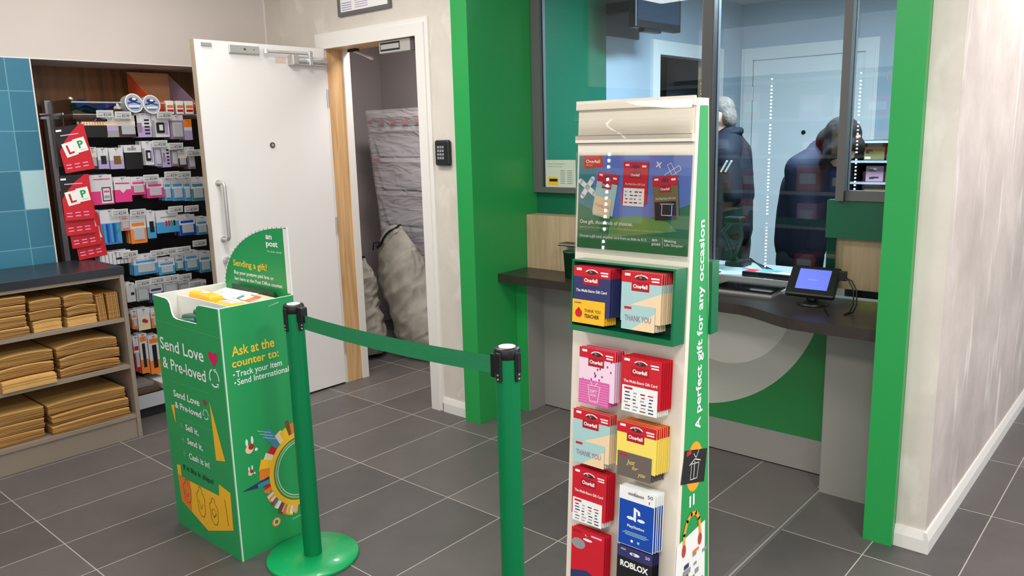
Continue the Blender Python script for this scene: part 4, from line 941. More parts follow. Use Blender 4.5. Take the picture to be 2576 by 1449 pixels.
# ================================================================== WALL FITTINGS
kp = thing('keypad', (-.112, .15, 1.428), 'black door keypad on the plaster beside the doorway', 'keypad')
FK = Frame((-.112, .155, 1.428), (1, 0, 0), (0, 0, 1))
MB().bbox(-.052, .052, -.066, .066, 0, .028, BLACKP, .012, FK, 4).build('body', kp)
q = MB()
for i in range(3):
    for j in range(4): q.bbox(-.022+.0175*i-.0065, -.022+.0175*i+.0065, .03-.0185*j-.0065, .03-.0185*j+.0065, .028, .0295, GREYT, .002, FK)
q.build('keys', kp)
ml = thing('magnetic_lock', (-.48, .2, 1.98), 'steel magnetic lock under the head of the doorway', 'lock')
FL = Frame((0, .19, 0), (1, 0, 0), (0, 0, 1))
MB().bbox(-.60, -.35, 1.965, 2.028, 0, .03, STEEL, .002, FL).build('housing', ml)
MB().box(-.59, -.43, 1.975, 2.02, .03, .0308, BLACKP, FL).box(-.584, -.436, 1.985, 2.01, .0308, .0316, STEEL, FL).build('magnet_face', ml)
MB().bbox(-.352, -.322, 1.965, 2.028, 0, .026, ALUD, .002, FL).build('bracket', ml)
tag(MB().tube([(-.98, .27, 2.025), (-.88, .26, 1.995), (-.77, .25, 1.957)], [.008, .007, .008], STEEL).box(-1.0, -.93, .255, .285, 2.012, 2.029, BLACKP).build('closer_link', origin=(-.9, .26, 2.0)), 'loose steel closer arm hanging from the head of the doorway', 'door closer arm')
sg = thing('wall_sign', (-.69, .15, 2.19), 'grey framed white notice on the wall above the doorway', 'sign')
FG = Frame((0, .155, 0), (1, 0, 0), (0, 0, 1))
q = MB()
for a in ((-.918, -.468, 2.192, 2.212), (-.918, -.468, 2.49, 2.51), (-.918, -.9, 2.212, 2.49), (-.486, -.468, 2.212, 2.49)): q.box(a[0], a[1], a[2], a[3], 0, .016, ALU, FG)
q.build('frame', sg)
q = MB().box(-.9, -.486, 2.212, 2.49, 0, .008, WHT, FG)
for k in range(4):
    q.quad(FG, -.89, 2.222+.012*k, -.80, 2.227+.012*k, LILAC, .0088).quad(FG, -.77, 2.226+.012*k, -.66, 2.230+.012*k, LILAC, .0088)
q.quad(FG, -.56, 2.248, -.54, 2.258, BLK, .0088).quad(FG, -.89, 2.4, -.5, 2.45, GREEN, .0088)
q.build('notice_sheet', sg)

# ================================================================== ENVELOPE UNIT
UX0, UX1, UY0, UY1 = -1.66, -1.2, -2.6, -1.088
un = thing('shelf_unit', (-1.43, -1.84, 0), 'taupe open shelf unit full of brown envelopes below the blue tiles', 'shelf unit')
MB().bbox(UX0-.01, UX1+.004, UY0-.01, UY1+.004, .868, .908, UNITT, .002).build('top', un)
MB().box(UX0, UX1, UY1-.02, UY1, 0, .868, UNITM).build('side_panel', un); MB().box(UX0, UX1, UY0, UY0+.02, 0, .868, UNITM).build('side_panel', un)
MB().box(UX0, UX0+.012, UY0+.02, UY1-.02, .11, .868, UNITM).build('back_panel', un)
MB().box(UX1-.03, UX1-.012, UY0+.02, UY1-.02, 0, .108, UNITM).build('plinth', un)
MB().box(UX0+.012, UX1-.003, UY0+.02, UY1-.02, .108, .126, UNITM).build('bottom_board', un)
for z in (.376, .624): MB().box(UX0+.012, UX1-.005, UY0+.02, UY1-.02, z, z+.018, UNITM).build('shelf', un)
MB().box(UX0+.012, UX1-.005, UY0+.02, UY1-.02, .85, .868, UNITM).build('top_rail', un)
def env_pack(y0, y1, z, h, x1, d, arch, label, group, seed, tilt=0, flap=False):
    """a pack of envelopes lying flat, a little arched, its paper edges showing at the front"""
    g = random.Random(seed); w = y1-y0; nl = max(4, int(h/.006)); mb = MB(); ox = [0]*(nl+1)
    def zc(t): return arch*(math.sin(PI*min(1, max(0, t)))**.8)
    for k in range(nl):
        za, zb_ = h*k/nl, h*(k+.86)/nl; dx = .006*g.random()-.004; e = .004*g.random(); s = (k+.5)/nl
        n = 10; top = []; bot = []
        for i in range(n+1):
            t = i/n; yy = -w/2+e+(w-2*e)*t; b = zc(t)*(.35+.65*s)
            top.append((yy, zb_+b)); bot.append((yy, za+b))
        vs = []
        for xx in (dx, dx-d):
            for q in bot: vs.append((xx, q[0], q[1]))
            for q in top: vs.append((xx, q[0], q[1]))
        N1 = n+1; fs = []
        for i in range(n):
            fs += [(i, i+1, N1+i+1, N1+i), (2*N1+i+1, 2*N1+i, 3*N1+i, 3*N1+i+1), (N1+i, N1+i+1, 3*N1+i+1, 3*N1+i), (i+1, i, 2*N1+i, 2*N1+i+1)]
        fs += [(0, N1, 3*N1, 2*N1), (n, 2*N1+n, 3*N1+n, N1+n)]
        mb.add(vs, fs, MANTOP if k == nl-1 or flap and k < nl-1 and seed % 10 == 0 else MANILA)
    o = mb.build('envelope_pack'); o.location = (x1, (y0+y1)/2, z); o.rotation_euler = (0, 0, tilt)
    return tag(o, label, 'envelope pack', group)
ordw = ['lowest', 'second', 'third', 'topmost']
def stack(y0, y1, z, hs, where, group, seed, x1=-1.222, d=.3, archs=None, tilts=None, outs=None):
    for k, h in enumerate(hs):
        a = archs[k] if archs else .004
        pos = ordw[k] if k < len(hs)-1 else 'topmost'
        env_pack(y0+.004*((k*7+seed) % 3), y1-.004*((k*5+seed) % 3), z, h, x1+(outs[k] if outs else -.008*((k*3+seed) % 3)), d, a, '%s brown envelope pack in the %s' % (pos, where), group, seed*10+k, tilts[k] if tilts else 0, seed in (1, 2, 5))
        z += h+a*.5+.004
stack(-1.372, -1.225, .643, (.045, .04, .05), 'right stack of the top shelf', 'envelopes on the top shelf', 1, archs=(.002, .012, .008))
stack(-1.525, -1.38, .643, (.052, .042, .045), 'middle stack of the top shelf', 'envelopes on the top shelf', 2)
stack(-1.76, -1.535, .643, (.04, .05, .045, .035), 'left stack of the top shelf', 'envelopes on the top shelf', 3, archs=(.003, .002, .004, .004))
for k, (y, w) in enumerate(((-1.2, .038), (-1.145, .056))):
    mb = MB(); n = int(w/.006)
    for i in range(n): yy = -w/2+w*i/n; mb.box(-.25-.003*(i % 2), -.004*((i*5) % 3)*.5, yy, yy+w/n*.82, 0, .135+.003*((i*3) % 2), MANILA)
    o = mb.build('envelope_pack'); o.location = (-1.224, y, .643); o.rotation_euler = (R(3-2*k), 0, 0)
    tag(o, ['narrow brown envelope pack standing upright beside the right stack of the top shelf', 'wide brown envelope pack standing upright against the right side panel'][k], 'envelope pack', 'envelopes on the top shelf')
stack(-1.435, -1.14, .395, (.042, .044, .045), 'right stack of the middle shelf', 'envelopes on the middle shelf', 4, archs=(.014, .014, .016), d=.34)
stack(-1.70, -1.45, .395, (.05, .044, .046), 'middle stack of the middle shelf', 'envelopes on the middle shelf', 5, archs=(.003, .01, .01), outs=(.03, 0, -.01), d=.34)
stack(-1.98, -1.715, .395, (.04, .042, .04), 'left stack of the middle shelf', 'envelopes on the middle shelf', 6, d=.34)
stack(-1.505, -1.125, .127, (.04, .042, .05), 'right stack of the bottom shelf', 'envelopes on the bottom shelf', 7, archs=(.006, .008, .008), d=.36, outs=(.0, -.006, -.02))
stack(-1.9, -1.52, .127, (.044, .044, .05), 'left stack of the bottom shelf', 'envelopes on the bottom shelf', 8, archs=(.006, .006, .006), d=.36)

# ================================================================== HANGING GOODS IN THE RECESS
rk = thing('peg_rack', (-1.8, -.62, 0), 'metal peg rack full of hanging stationery packs in the dark wood recess', 'display rack')
RACKD = mat('rack_back_dark', (34, 33, 38), .5); RACKS = mat('rack_pale_steel', (186, 186, 192), .35)
MB().box(-1.99, -1.965, -1.06, .04, .1, 1.66, RACKD).build('back_panel', rk)
for y in (-1.075, .045): MB().box(-2.0, -1.95, y-.014, y+.014, 0, 1.76, RACKS).build('upright', rk)
q = MB().box(-1.965, -1.47, -1.06, .04, .104, .128, RACKD).box(-1.472, -1.452, -1.075, .05, .06, .132, RACKS).box(-1.965, -1.475, -1.06, .04, 0, .06, mat('rack_plinth', (26, 26, 28), .6))
q.build('base_shelf', rk)
q = MB().box(-1.965, -1.63, -1.07, .04, 1.672, 1.677, CLEARB).box(-1.634, -1.63, -1.07, .04, 1.677, 1.735, ACRYL).box(-1.635, -1.629, -1.07, .04, 1.735, 1.742, CLEARB).box(-1.965, -1.634, -1.074, -1.07, 1.40, 1.752, ACRYL).cyl((-1.632, -1.072, 1.75), (-1.632, -1.068, 1.76), .012, STEEL)
q.build('clear_tray', rk)
MAUVE = mat('print_mauve', (150, 126, 150), .35); PINKM = mat('print_hot_pink', (222, 56, 130), .35); SALM = mat('print_salmon', (226, 136, 118), .4); CLR = CLEARB
PEGS = [
   ('top', -0.972, 0.136, 1.649, 0.094, 'black', BLK, 'black card wallet pack'),
   ('top', -0.88, 0.063, 1.666, 0.112, 'stripe', LILAC, 'narrow grey and lilac striped pack'),
   ('top', -0.798, 0.103, 1.67, 0.118, 'half', PEACH, 'beige and dark brown pack'),
   ('top', -0.711, 0.093, 1.681, 0.131, 'ticks', LILAC, 'white and lilac pack of black clips'),
   ('top', -0.616, 0.101, 1.681, 0.132, 'clip', WHT, 'white pack with one big black clip'),
   ('top', -0.519, 0.08, 1.671, 0.135, 'plain', MAUVE, 'mauve blister pack'),
   ('top', -0.454, 0.048, 1.648, 0.118, 'tip', LILAC, 'slim lilac pack with an orange tip'),
   ('second', -1.0, 0.041, 1.503, 0.115, 'half', PEACH, 'pale peach and lilac pack'),
   ('second', -0.949, 0.055, 1.498, 0.112, 'sq', LILAC, 'lilac pack with a black square'),
   ('second', -0.878, 0.074, 1.496, 0.114, 'sqb', LILAC, 'lilac pack with a brown square'),
   ('second', -0.787, 0.096, 1.508, 0.131, 'bag', BLK, 'black bag with a white header'),
   ('second', -0.703, 0.06, 1.528, 0.132, 'clip', LILAC, 'lilac pack with a dark clip'),
   ('second', -0.649, 0.039, 1.52, 0.133, 'plain', LILAC, 'slim lilac pack'),
   ('second', -0.601, 0.049, 1.514, 0.135, 'ticks', LILAC, 'lilac pack of small dark pins'),
   ('second', -0.553, 0.038, 1.502, 0.119, 'plain', MAUVE, 'slim mauve pack'),
   ('second', -0.506, 0.053, 1.472, 0.096, 'half', PEACH, 'peach pack'),
   ('second', -0.452, 0.044, 1.489, 0.127, 'plain', MAUVE, 'mauve pack against the door edge'),
   ('third', -0.977, 0.12, 1.355, 0.16, 'frame', PINKM, 'white and magenta pack with a framed square'),
   ('third', -0.864, 0.09, 1.337, 0.137, 'scal', PINKM, 'magenta bag with a white scalloped header'),
   ('third', -0.778, 0.079, 1.333, 0.099, 'half', PINKM, 'small pink and white pack'),
   ('third', -0.685, 0.096, 1.317, 0.107, 'half', PINKM, 'pink pack of clear plastic'),
   ('third', -0.613, 0.04, 1.319, 0.131, 'half', CYANP, 'slim clear and blue pack'),
   ('third', -0.554, 0.069, 1.32, 0.137, 'half', CYANP, 'blue and clear pack'),
   ('third', -0.496, 0.039, 1.317, 0.139, 'half', CYANP, 'narrow clear blue pack'),
   ('third', -0.431, 0.081, 1.313, 0.14, 'half', TEALP, 'teal and clear pack'),
   ('fourth', -1.024, 0.031, 1.169, 0.193, 'half', ORANGE, 'orange and green slim pack'),
   ('fourth', -0.952, 0.104, 1.163, 0.188, 'pens', CYANP, 'white pack of long blue pens'),
   ('fourth', -0.873, 0.05, 1.141, 0.099, 'half', SALM, 'small salmon pack'),
   ('fourth', -0.805, 0.088, 1.123, 0.16, 'half', ORANGE, 'orange pack with an arrow header'),
   ('fourth', -0.73, 0.048, 1.139, 0.157, 'sq', CYANP, 'white and blue pack with a black square'),
   ('fourth', -0.634, 0.131, 1.131, 0.126, 'redm', CYANP, 'clear blue pack with red and green marks'),
   ('fourth', -0.518, 0.097, 1.098, 0.121, 'half', BLUE, 'bright blue bag'),
   ('fourth', -0.427, 0.07, 1.078, 0.107, 'half', STEELB, 'blue label pack'),
   ('fifth', -0.946, 0.165, 0.934, 0.073, 'lines', WHT, 'wide white pack of pads'),
   ('fifth', -0.786, 0.137, 0.895, 0.113, 'half', CYANP, 'pale blue clear pack of clips'),
   ('fifth', -0.667, 0.096, 0.857, 0.093, 'half', CYANP, 'blue clear bag of clips'),
   ('fifth', -0.588, 0.048, 0.87, 0.094, 'half', STEELB, 'grey and blue slim pack'),
   ('fifth', -0.514, 0.083, 0.884, 0.118, 'half', CYANP, 'blue pack of clear hooks'),
   ('fifth', -0.43, 0.07, 0.869, 0.128, 'half', STEELB, 'grey blue pack'),
   ('sixth', -0.888, 0.048, 0.746, 0.108, 'lines', WHT, 'white and grey slim pack'),
   ('sixth', -0.823, 0.069, 0.728, 0.095, 'plain', CLR, 'clear blister of small parts'),
   ('sixth', -0.744, 0.076, 0.723, 0.111, 'half', NAVY, 'clear and navy pack'),
   ('sixth', -0.657, 0.082, 0.726, 0.087, 'plain', CLR, 'clear grey pack'),
   ('sixth', -0.572, 0.075, 0.72, 0.102, 'plain', GREYT, 'grey pack'),
   ('sixth', -0.482, 0.09, 0.698, 0.096, 'plain', MAUVE, 'grey mauve pack'),
   ('seventh', -0.885, 0.029, 0.589, 0.109, 'half', ORANGE, 'slim white and orange pack'),
   ('seventh', -0.832, 0.069, 0.591, 0.127, 'photo', WHT, 'white box with a small picture'),
   ('seventh', -0.766, 0.05, 0.579, 0.115, 'half', ORANGE, 'orange backed pack'),
   ('eighth', -0.894, 0.029, 0.438, 0.207, 'half', REDD, 'slim red backed pack'),
   ('eighth', -0.853, 0.045, 0.446, 0.236, 'tool', ORANGE, 'white and orange hand tool pack'),
   ('eighth', -0.793, 0.064, 0.423, 0.229, 'tool', ORANGE, 'orange and black hand tool pack'),
]
TAGS = [(-.924, 1.675), (-.829, 1.669), (-.599, 1.67), (-.644, 1.511), (-.553, 1.495), (-.45, 1.454), (-.715, 1.323), (-.594, 1.335), (-.524, 1.331), (-.907, 1.145), (-.81, 1.137), (-.593, 1.136), (-.497, 1.132), (-.88, .91), (-.724, .897), (-.654, .899), (-.571, .898), (-.469, .924), (-.827, .739), (-.742, .742), (-.66, .741), (-.583, .736), (-.52, .683)]
XF = -1.62
PWHT = mat('pack_white', (212, 211, 216), .4)
def pack_face(mb, F, w, h, kind, m):
    """front of one hanging pack; F has its origin at the middle of the lower edge"""
    mb.quad(F, -w/2, 0, w/2, h, PWHT if kind not in ('black', 'bag', 'plain') else m, .0002)
    mb.disc(F, 0, h-.007, .007, BLK, .0008, .0025, 10)
    if kind == 'black': mb.quad(F, -w*.46, h*.08, w*.46, h*.62, BLK, .0006).quad(F, -w*.48, h*.66, w*.48, h*.86, PEACH, .0006); [mb.quad(F, -w*.4+w*.1*k, h*.68, -w*.36+w*.1*k, h*.84, SALM, .0009) for k in range(8)]
    elif kind == 'stripe': mb.quad(F, -w/2, 0, w/2, h*.3, GREYT, .0005).quad(F, -w/2, h*.3, w/2, h*.55, LILAC, .0005).quad(F, -w/2, h*.55, w/2, h*.75, PEACH, .0005)
    elif kind == 'half': mb.quad(F, -w/2, 0, w/2, h*.52, m if m is not PEACH else mat('print_cocoa', (70, 48, 44), .4), .0005).quad(F, -w*.4, h*.6, w*.4, h*.72, m, .0006).line(F, [(-w*.38, h*.78), (w*.38, h*.78)], .002, GREYT, .0006); mb.bbox(-w*.36, w*.36, h*.12, h*.56, .0006, .008, CLEARB, .004, F)
    elif kind == 'ticks': mb.quad(F, -w/2, 0, w/2, h*.45, LILAC, .0005); [mb.quad(F, w*.05, h*(.12+.14*k), w*.35, h*(.19+.14*k), BLK, .0009) for k in range(5)]; mb.quad(F, -w*.4, h*.2, -w*.1, h*.6, MAUVE, .0007)
    elif kind == 'clip': mb.quad(F, -w*.5, 0, -w*.3, h*.7, GREYT, .0005).bbox(-w*.26, w*.2, h*.18, h*.62, .001, .01, BLACKP, .004, F).quad(F, -w*.12, h*.28, w*.1, h*.52, PWHT, .0105).quad(F, w*.25, h*.1, w*.42, h*.6, LILAC, .0006)
    elif kind == 'tip': mb.quad(F, -w/2, 0, w/2, h*.45, LILAC, .0005).quad(F, -w*.5, h*.62, w*.5, h, ORANGE, .0007)
    elif kind in ('sq', 'sqb'): mb.quad(F, -w/2, 0, w/2, h*.42, m, .0005).quad(F, -w*.22, h*.22, w*.3, h*.62, BLK if kind == 'sq' else BROWNP, .0008).quad(F, w*.36, h*.3, w*.44, h*.6, GREYT, .0008)
    elif kind == 'bag': mb.quad(F, -w/2, h*.7, w/2, h, PWHT, .0005).quad(F, -w*.3, h*.78, w*.2, h*.9, GREYT, .0007)
    elif kind == 'plain': mb.quad(F, -w/2, h*.78, w/2, h, PWHT, .0004); mb.bbox(-w*.38, w*.38, h*.08, h*.7, .0006, .012, CLEARB, .006, F)
    elif kind == 'frame': mb.quad(F, -w/2, 0, w/2, h*.45, m, .0004).quad(F, -w*.05, h*.04, w*.46, h*.68, PWHT, .0006).quad(F, 0, h*.1, w*.4, h*.58, mat('print_plum', (92, 40, 70), .4), .0008).quad(F, .006, h*.14, w*.35, h*.54, PWHT, .001).quad(F, .01, h*.2, w*.32, h*.3, GREYT, .0012).quad(F, .01, h*.4, w*.32, h*.46, PINKM, .0012).line(F, [(-w*.3, h*.85), (w*.4, h*.85)], .006, PINKM, .0006)
    elif kind == 'scal': mb.quad(F, -w/2, 0, w/2, h*.5, m, .0004).poly(F, [(-w/2, h*.55), (-w*.2, h*.5), (0, h*.36), (w*.2, h*.5), (w/2, h*.55), (w/2, h*.7), (-w/2, h*.7)], PWHT, .0006).line(F, [(-w*.4, h*.76), (w*.4, h*.74)], .008, PINKM, .0008)
    elif kind == 'pens': mb.quad(F, -w/2, 0, w/2, h*.62, CYANP, .0004); [mb.box(-w*.42+w*.17*k, -w*.32+w*.17*k, h*.06, h*.6, .0006, .008, BLUE if k % 2 else CYANP, F) for k in range(5)]; mb.disc(F, w*.3, h*.4, w*.1, GREEN, .0095, n=12)
    elif kind == 'redm': mb.quad(F, -w/2, 0, w/2, h*.5, m, .0004); [mb.quad(F, -w*.1+w*.12*k, h*.3, -w*.02+w*.12*k, h*.55, [RED, RED, GREEN, BLK][k], .0008) for k in range(4)]; mb.quad(F, -w*.3, h*.68, w*.4, h*.74, GREYT, .0006)
    elif kind == 'lines': [mb.quad(F, -w*.48+w*.12*k, 0, -w*.45+w*.12*k, h*.9, GREYT, .0006) for k in range(8)]; mb.quad(F, 0, h*.35, w*.4, h*.5, BLK, .0008)
    elif kind == 'photo': mb.quad(F, -w*.5, 0, w*.5, h*.2, PEACH, .0004).quad(F, -w*.3, h*.25, w*.35, h*.62, PEACH, .0006).disc(F, 0, h*.42, w*.18, BROWNP, .0008, n=14).quad(F, w*.05, h*.3, w*.3, h*.45, RED, .0009)
    elif kind == 'tool': mb.quad(F, -w/2, 0, w/2, h*.35, m, .0004).quad(F, -w*.2, h*.15, w*.2, h*.75, BLK, .0008).quad(F, -w*.4, h*.8, w*.4, h*.92, m, .0008)
counts = {}
for (row, yc, w, zt, h, kind, m, desc) in PEGS:
    i = counts.get(row, 0); counts[row] = i+1
    F = Frame((XF, yc, zt-h), (0, 1, 0), (0, 0, 1))
    mb = MB().bbox(-w/2, w/2, 0, h, -.003, 0, m if kind in ('black', 'bag', 'plain') else PWHT, .001, F, 1); pack_face(mb, F, w, h, kind, m)
    o = mb.build('hanging_pack', origin=F.o); sc = .97
    far = ' at the far end' if i > 6 else ''
    same = [k for k, e in enumerate([e for e in PEGS if e[0] == row]) if [e for e in PEGS if e[0] == row][k][7] == desc]
    tag(o, 'frontmost %s on the %s peg row' % (desc, row), 'pack', 'hanging packs on the peg rack')
    hook = MB().tube([(-1.97, yc, zt-.007), (-1.60, yc, zt-.007), (-1.592, yc, zt-.001)], .0022, STEEL, 6).build('peg_hook', rk)
    hook['_yz'] = (yc, zt)
    for k in range(1, 4):
        c = copy_tree(o); c.location = Vector(o.location)+Vector((-.022*k-.004*((i+k) % 3), .0035*math.sin(i+2.1*k), .002*math.cos(3*k+i)))
        c['label'] = 'pack behind the %s on the %s peg row' % (desc, row); c['group'] = 'packs behind the %s' % desc
hooks = [o for o in bpy.data.objects if o.name.startswith('peg_hook')]
for (y, z) in TAGS:
    hk = min(hooks, key=lambda o: (o['_yz'][0]-y)**2+4*(o['_yz'][1]-z-.0)**2)
    yy, zz = hk['_yz']; F = Frame((-1.589, y, z), (0, 1, 0), (.12, 0, 1))
    MB().bbox(-.044, .044, -.018, .02, -.002, 0, TAGW, .001, F, 1).quad(F, -.04, -.014, .04, .016, mat('tag_inner', (198, 198, 198), .4), .0003).quad(F, -.034, -.01, -.012, -.004, GREYT, .0006).text(F, '€2.99', -.008, -.01, .013, mat('tag_ink', (70, 70, 74), .5), .04, .0006, bold=.02).line(F, [(-.034, .009), (.03, .009)], .003, GREYT, .0006).build('price_tag', hk)
for o in hooks: del o['_yz']
# red plate packs on a clip strip
def lp_pack(c, rot, back, label):
    F = Frame((0, 0, 0), (0, math.cos(rot), math.sin(rot)), (-.0, -math.sin(rot), math.cos(rot))); w, h = .148, .235
    mb = MB().bbox(-w/2, w/2, -h, 0, -.004, 0, RED, .001, F, 1)
    mb.poly(F, [(-w/2, 0), (w*.34, 0), (-w*.02, -h*.16), (-w*.28, -h*.33), (-w/2, -h*.52)], BLK, .0004).quad(F, -w*.46, -h*.1, -w*.28, -h*.06, WHT, .0007).quad(F, -w*.36, -h*.2, w*.24, -h*.18, PINK, .0007)
    G = Frame(F.p(-w*.16, -h*.5, .001), F.u*.985+F.v*.17, F.v*.985-F.u*.17); mb.quad(G, -.03, -.036, .03, .036, WHT, 0).text(G, 'L', -.014, -.022, .044, RED, .03, .0006, bold=.03)
    G = Frame(F.p(w*.21, -h*.44, .002), F.u*.985+F.v*.13, F.v*.985-F.u*.13); mb.quad(G, -.03, -.036, .03, .036, WHT, 0).text(G, 'P', -.012, -.014, .036, GREEN, .028, .0006, bold=.03).quad(G, -.01, -.026, .022, -.024, GREYT, .0006)
    for r in range(2):
        for k in range(3): mb.quad(F, -w*.42+w*.28*k, -h*(.84+.07*r), -w*.24+w*.28*k, -h*(.82+.07*r), PINK, .0006)
    o = mb.build('plate_pack'); o.location = c; return tag(o, label, 'pack', 'red L and P plate packs')
lp_pack((-1.56, -1.124, 1.615), .13, 0, 'topmost red L and P plate pack, tilted, on the clip strip beside the blue tiles')
lp_pack((-1.565, -1.128, 1.363), .02, 0, 'second red L and P plate pack from the top of the clip strip')
lp_pack((-1.585, -1.125, 1.285), .03, 1, 'third red plate pack down the clip strip, half hidden')
lp_pack((-1.60, -1.108, 1.215), .06, 2, 'fourth red plate pack down the clip strip, half hidden')
lp_pack((-1.615, -1.086, 1.15), .1, 3, 'lowest red plate pack on the clip strip above the shelf unit top')
tag(MB().tube([(-1.64, -1.118, 1.68), (-1.64, -1.118, 1.0)], .006, BLACKP, 8).box(-1.96, -1.63, -1.121, -1.115, 1.672, 1.682, RACKS).box(-1.962, -1.95, -1.121, -1.089, 1.66, 1.69, RACKS).build('clip_strip', origin=(-1.64, -1.118, 1.0)), 'black clip strip carrying the red plate packs at the left end of the peg rack', 'clip strip')
# goods on the clear top tray
for k, (y, z) in enumerate(((-.759, 1.735), (-.662, 1.729))):
    t = thing('tape_roll', (-1.63, y, z-.052), ['left of the two silver faced tape rolls on the peg rack top', 'right of the two silver faced tape rolls on the peg rack top'][k], 'tape roll', 'tape rolls on the top tray')
    F = Frame((-1.60, y, z), (-.12, 1, 0), (-.15, 0, 1)); F = Frame(F.o, F.u, F.v-F.u*F.v.dot(F.u))
    MB().cyl(F.p(0, 0, -.05), F.p(0, 0, 0), .052, CLEARB, n=36).cyl(F.p(0, 0, -.048), F.p(0, 0, -.003), .04, BLACKP, n=24).build('roll', t)
    mb = MB().disc(F, 0, 0, .047, TAPEF, .0008).disc(F, -.002, .018, .026, NAVY, .0012, .012).disc(F, .004, .022, .012, WHT, .0015, .006).line(F, [(-.036, -.002), (0, .006), (.036, -.004)], .008, BLUE, .0014).line(F, [(-.03, -.018), (.03, -.016)], .007, WHT, .0014).line(F, [(-.025, -.03), (.02, -.03)], .005, BLUE, .0014).ring(F, 0, 0, .047, .052, WHT, .0008)
    mb.build('label', t)
def cloth(u, v): return (-1.66-.12*v, -1.03+.22*u, 1.712+.028*math.sin(PI*v)+.012*noise.noise(Vector((u*5, v*3, 1)))+.012*math.sin(9*u))
NVB = mat('navy_film', (28, 36, 92), .3)
loose(MB().grid(cloth, 20, 8, NVB).grid(lambda u, v: Vector(cloth(u, v))-Vector((0, 0, .02)), 20, 8, NVB, flip=True), 'bag_pack', (-1.72, -.92, 1.68), 'crumpled navy plastic pack lying on the clear top tray', 'pack')
loose(MB().grid(lambda u, v: (-1.64-.08*v, -.845+.05*u, 1.70+.005+.03*math.sin(PI*u)*math.sin(PI*v)+.01*noise.noise(Vector((u*6, v*6, 2)))), 8, 8, WHT), 'bag_pack', (-1.68, -.82, 1.68), 'small crumpled white pack beside the tape rolls', 'pack')
ob = thing('open_carton', (-1.77, -.53, 1.68), 'open orange cardboard tray with slanting sides on top of the peg rack', 'carton')
CBRD = mat('bare_cardboard', (196, 144, 100), .7); ORC = mat('orange_card', (222, 84, 40), .5); MVC = mat('mauve_card', (146, 126, 150), .6)
CP = [(-1.955, 1.70), (-1.662, 1.70), (-1.662, 1.752), (-1.955, 1.925)]
F = Frame((0, -.618, 0), (1, 0, 0), (0, 0, 1)); MB().prism(F, CP, 0, .004, ORC).build('side', ob)
F = Frame((0, -.372, 0), (1, 0, 0), (0, 0, 1)); MB().prism(F, CP, 0, .004, MVC).build('side', ob)
MB().box(-1.959, -1.955, -.622, -.372, 1.70, 1.93, CBRD).build('back', ob); MB().box(-1.955, -1.662, -.618, -.376, 1.696, 1.70, CBRD).build('floor', ob); MB().box(-1.662, -1.658, -.622, -.372, 1.696, 1.752, ORC).build('front', ob)
for k, (y, w, l) in enumerate(((-.545, .045, 'white and red glue box leaning left on the carton front'), (-.487, .044, 'white and red glue box in the middle of the carton front'), (-.43, .05, 'white and red glue box nearest the door on the carton front'))):
    mb = MB().bbox(-1.65, -1.625, y-w/2, y+w/2, 1.6775, 1.752, WHT, .003); F = Frame((-1.625, y, 1.6775), (0, 1, 0), (0, 0, 1)); mb.quad(F, -w*.4, .012, w*.4, .026, RED).quad(F, -w*.4, .034, w*.4, .05, ORANGE)
    loose(mb, 'glue_box', (-1.637, y, 1.6775), l, 'box', 'glue boxes on the top tray')
for k, (y0, y1, h, m, l) in enumerate(((-.98, -.84, .03, mat('kraft_dark', (92, 70, 56), .6), 'dark brown flat box on the base shelf of the peg rack'), (-.82, -.62, .035, WHT, 'white flat box on the base shelf of the peg rack behind the bin'))):
    loose(MB().bbox(-1.75, -1.5, y0, y1, .1285, .1285+h, m, .003), 'flat_box', (-1.6, (y0+y1)/2, .1285), l, 'box', 'boxes on the base shelf')
loose(MB().bbox(-1.72, -1.52, -.965, -.86, .1595, .184, mat('kraft_grey', (126, 120, 116), .6), .003), 'flat_box', (-1.6, -.91, .16), 'grey flat box lying on the dark brown box on the base shelf', 'box', 'boxes on the base shelf')

# ================================================================== STORE ROOM
st = thing('wrapped_trays', (-1.5, 1.25, 0), 'tall stack of grey plastic trays wrapped in clear film in the store room', 'tray stack')
TRAYM = mat('grey_lilac_plastic', (172, 167, 176), .4)
zs = [0, .34, .62, .88, 1.14, 1.38, 1.60, 1.70]
def xl(z): return -1.60-.24*(z/1.7)**.8
for k in range(7):
    z0, z1 = zs[k], zs[k+1]-.012; x0, x1 = xl(z0), -1.02; y0, y1 = 1.07, 1.42
    P = [(x0+.03, y0+.03, z0), (x1, y0+.03, z0), (x1, y1, z0), (x0+.03, y1, z0), (xl(z1), y0, z1), (x1+.02, y0, z1), (x1+.02, y1+.02, z1), (xl(z1), y1+.02, z1)]
    mb = MB().add(P, [(3, 2, 1, 0), (4, 5, 6, 7), (0, 1, 5, 4), (1, 2, 6, 5), (2, 3, 7, 6), (3, 0, 4, 7)], TRAYM if k < 6 else mat('tray_lid', (172, 160, 160), .4))
    mb.box(xl(z1)-.012, x1+.03, y0-.012, y1+.03, z1-.03, z1, TRAYM if k < 6 else mat('tray_lid', (172, 160, 160), .4)); mb.build('tray', st)
def film(u, v):
    z = .3+1.415*v; a = 4*u; x0, x1, y0, y1 = xl(z)-.02, -.98, 1.05, 1.46
    if a < 1: q = (x0+(x1-x0)*a, y0)
    elif a < 2: q = (x1, y0+(y1-y0)*(a-1))
    elif a < 3: q = (x1-(x1-x0)*(a-2), y1)
    else: q = (x0, y1-(y1-y0)*(a-3))
    w = .016*noise.noise(Vector((q[0]*3+z*3, q[1]*5, z*4)))+.004*noise.noise(Vector((q[0]*7-z*7, q[1]*12, z*9)))
    return (q[0]-(w if a >= 3 else 0), q[1]-(w if a < 1 else 0), z)
MB().grid(film, 96, 60, FILM, True).build('film', st)
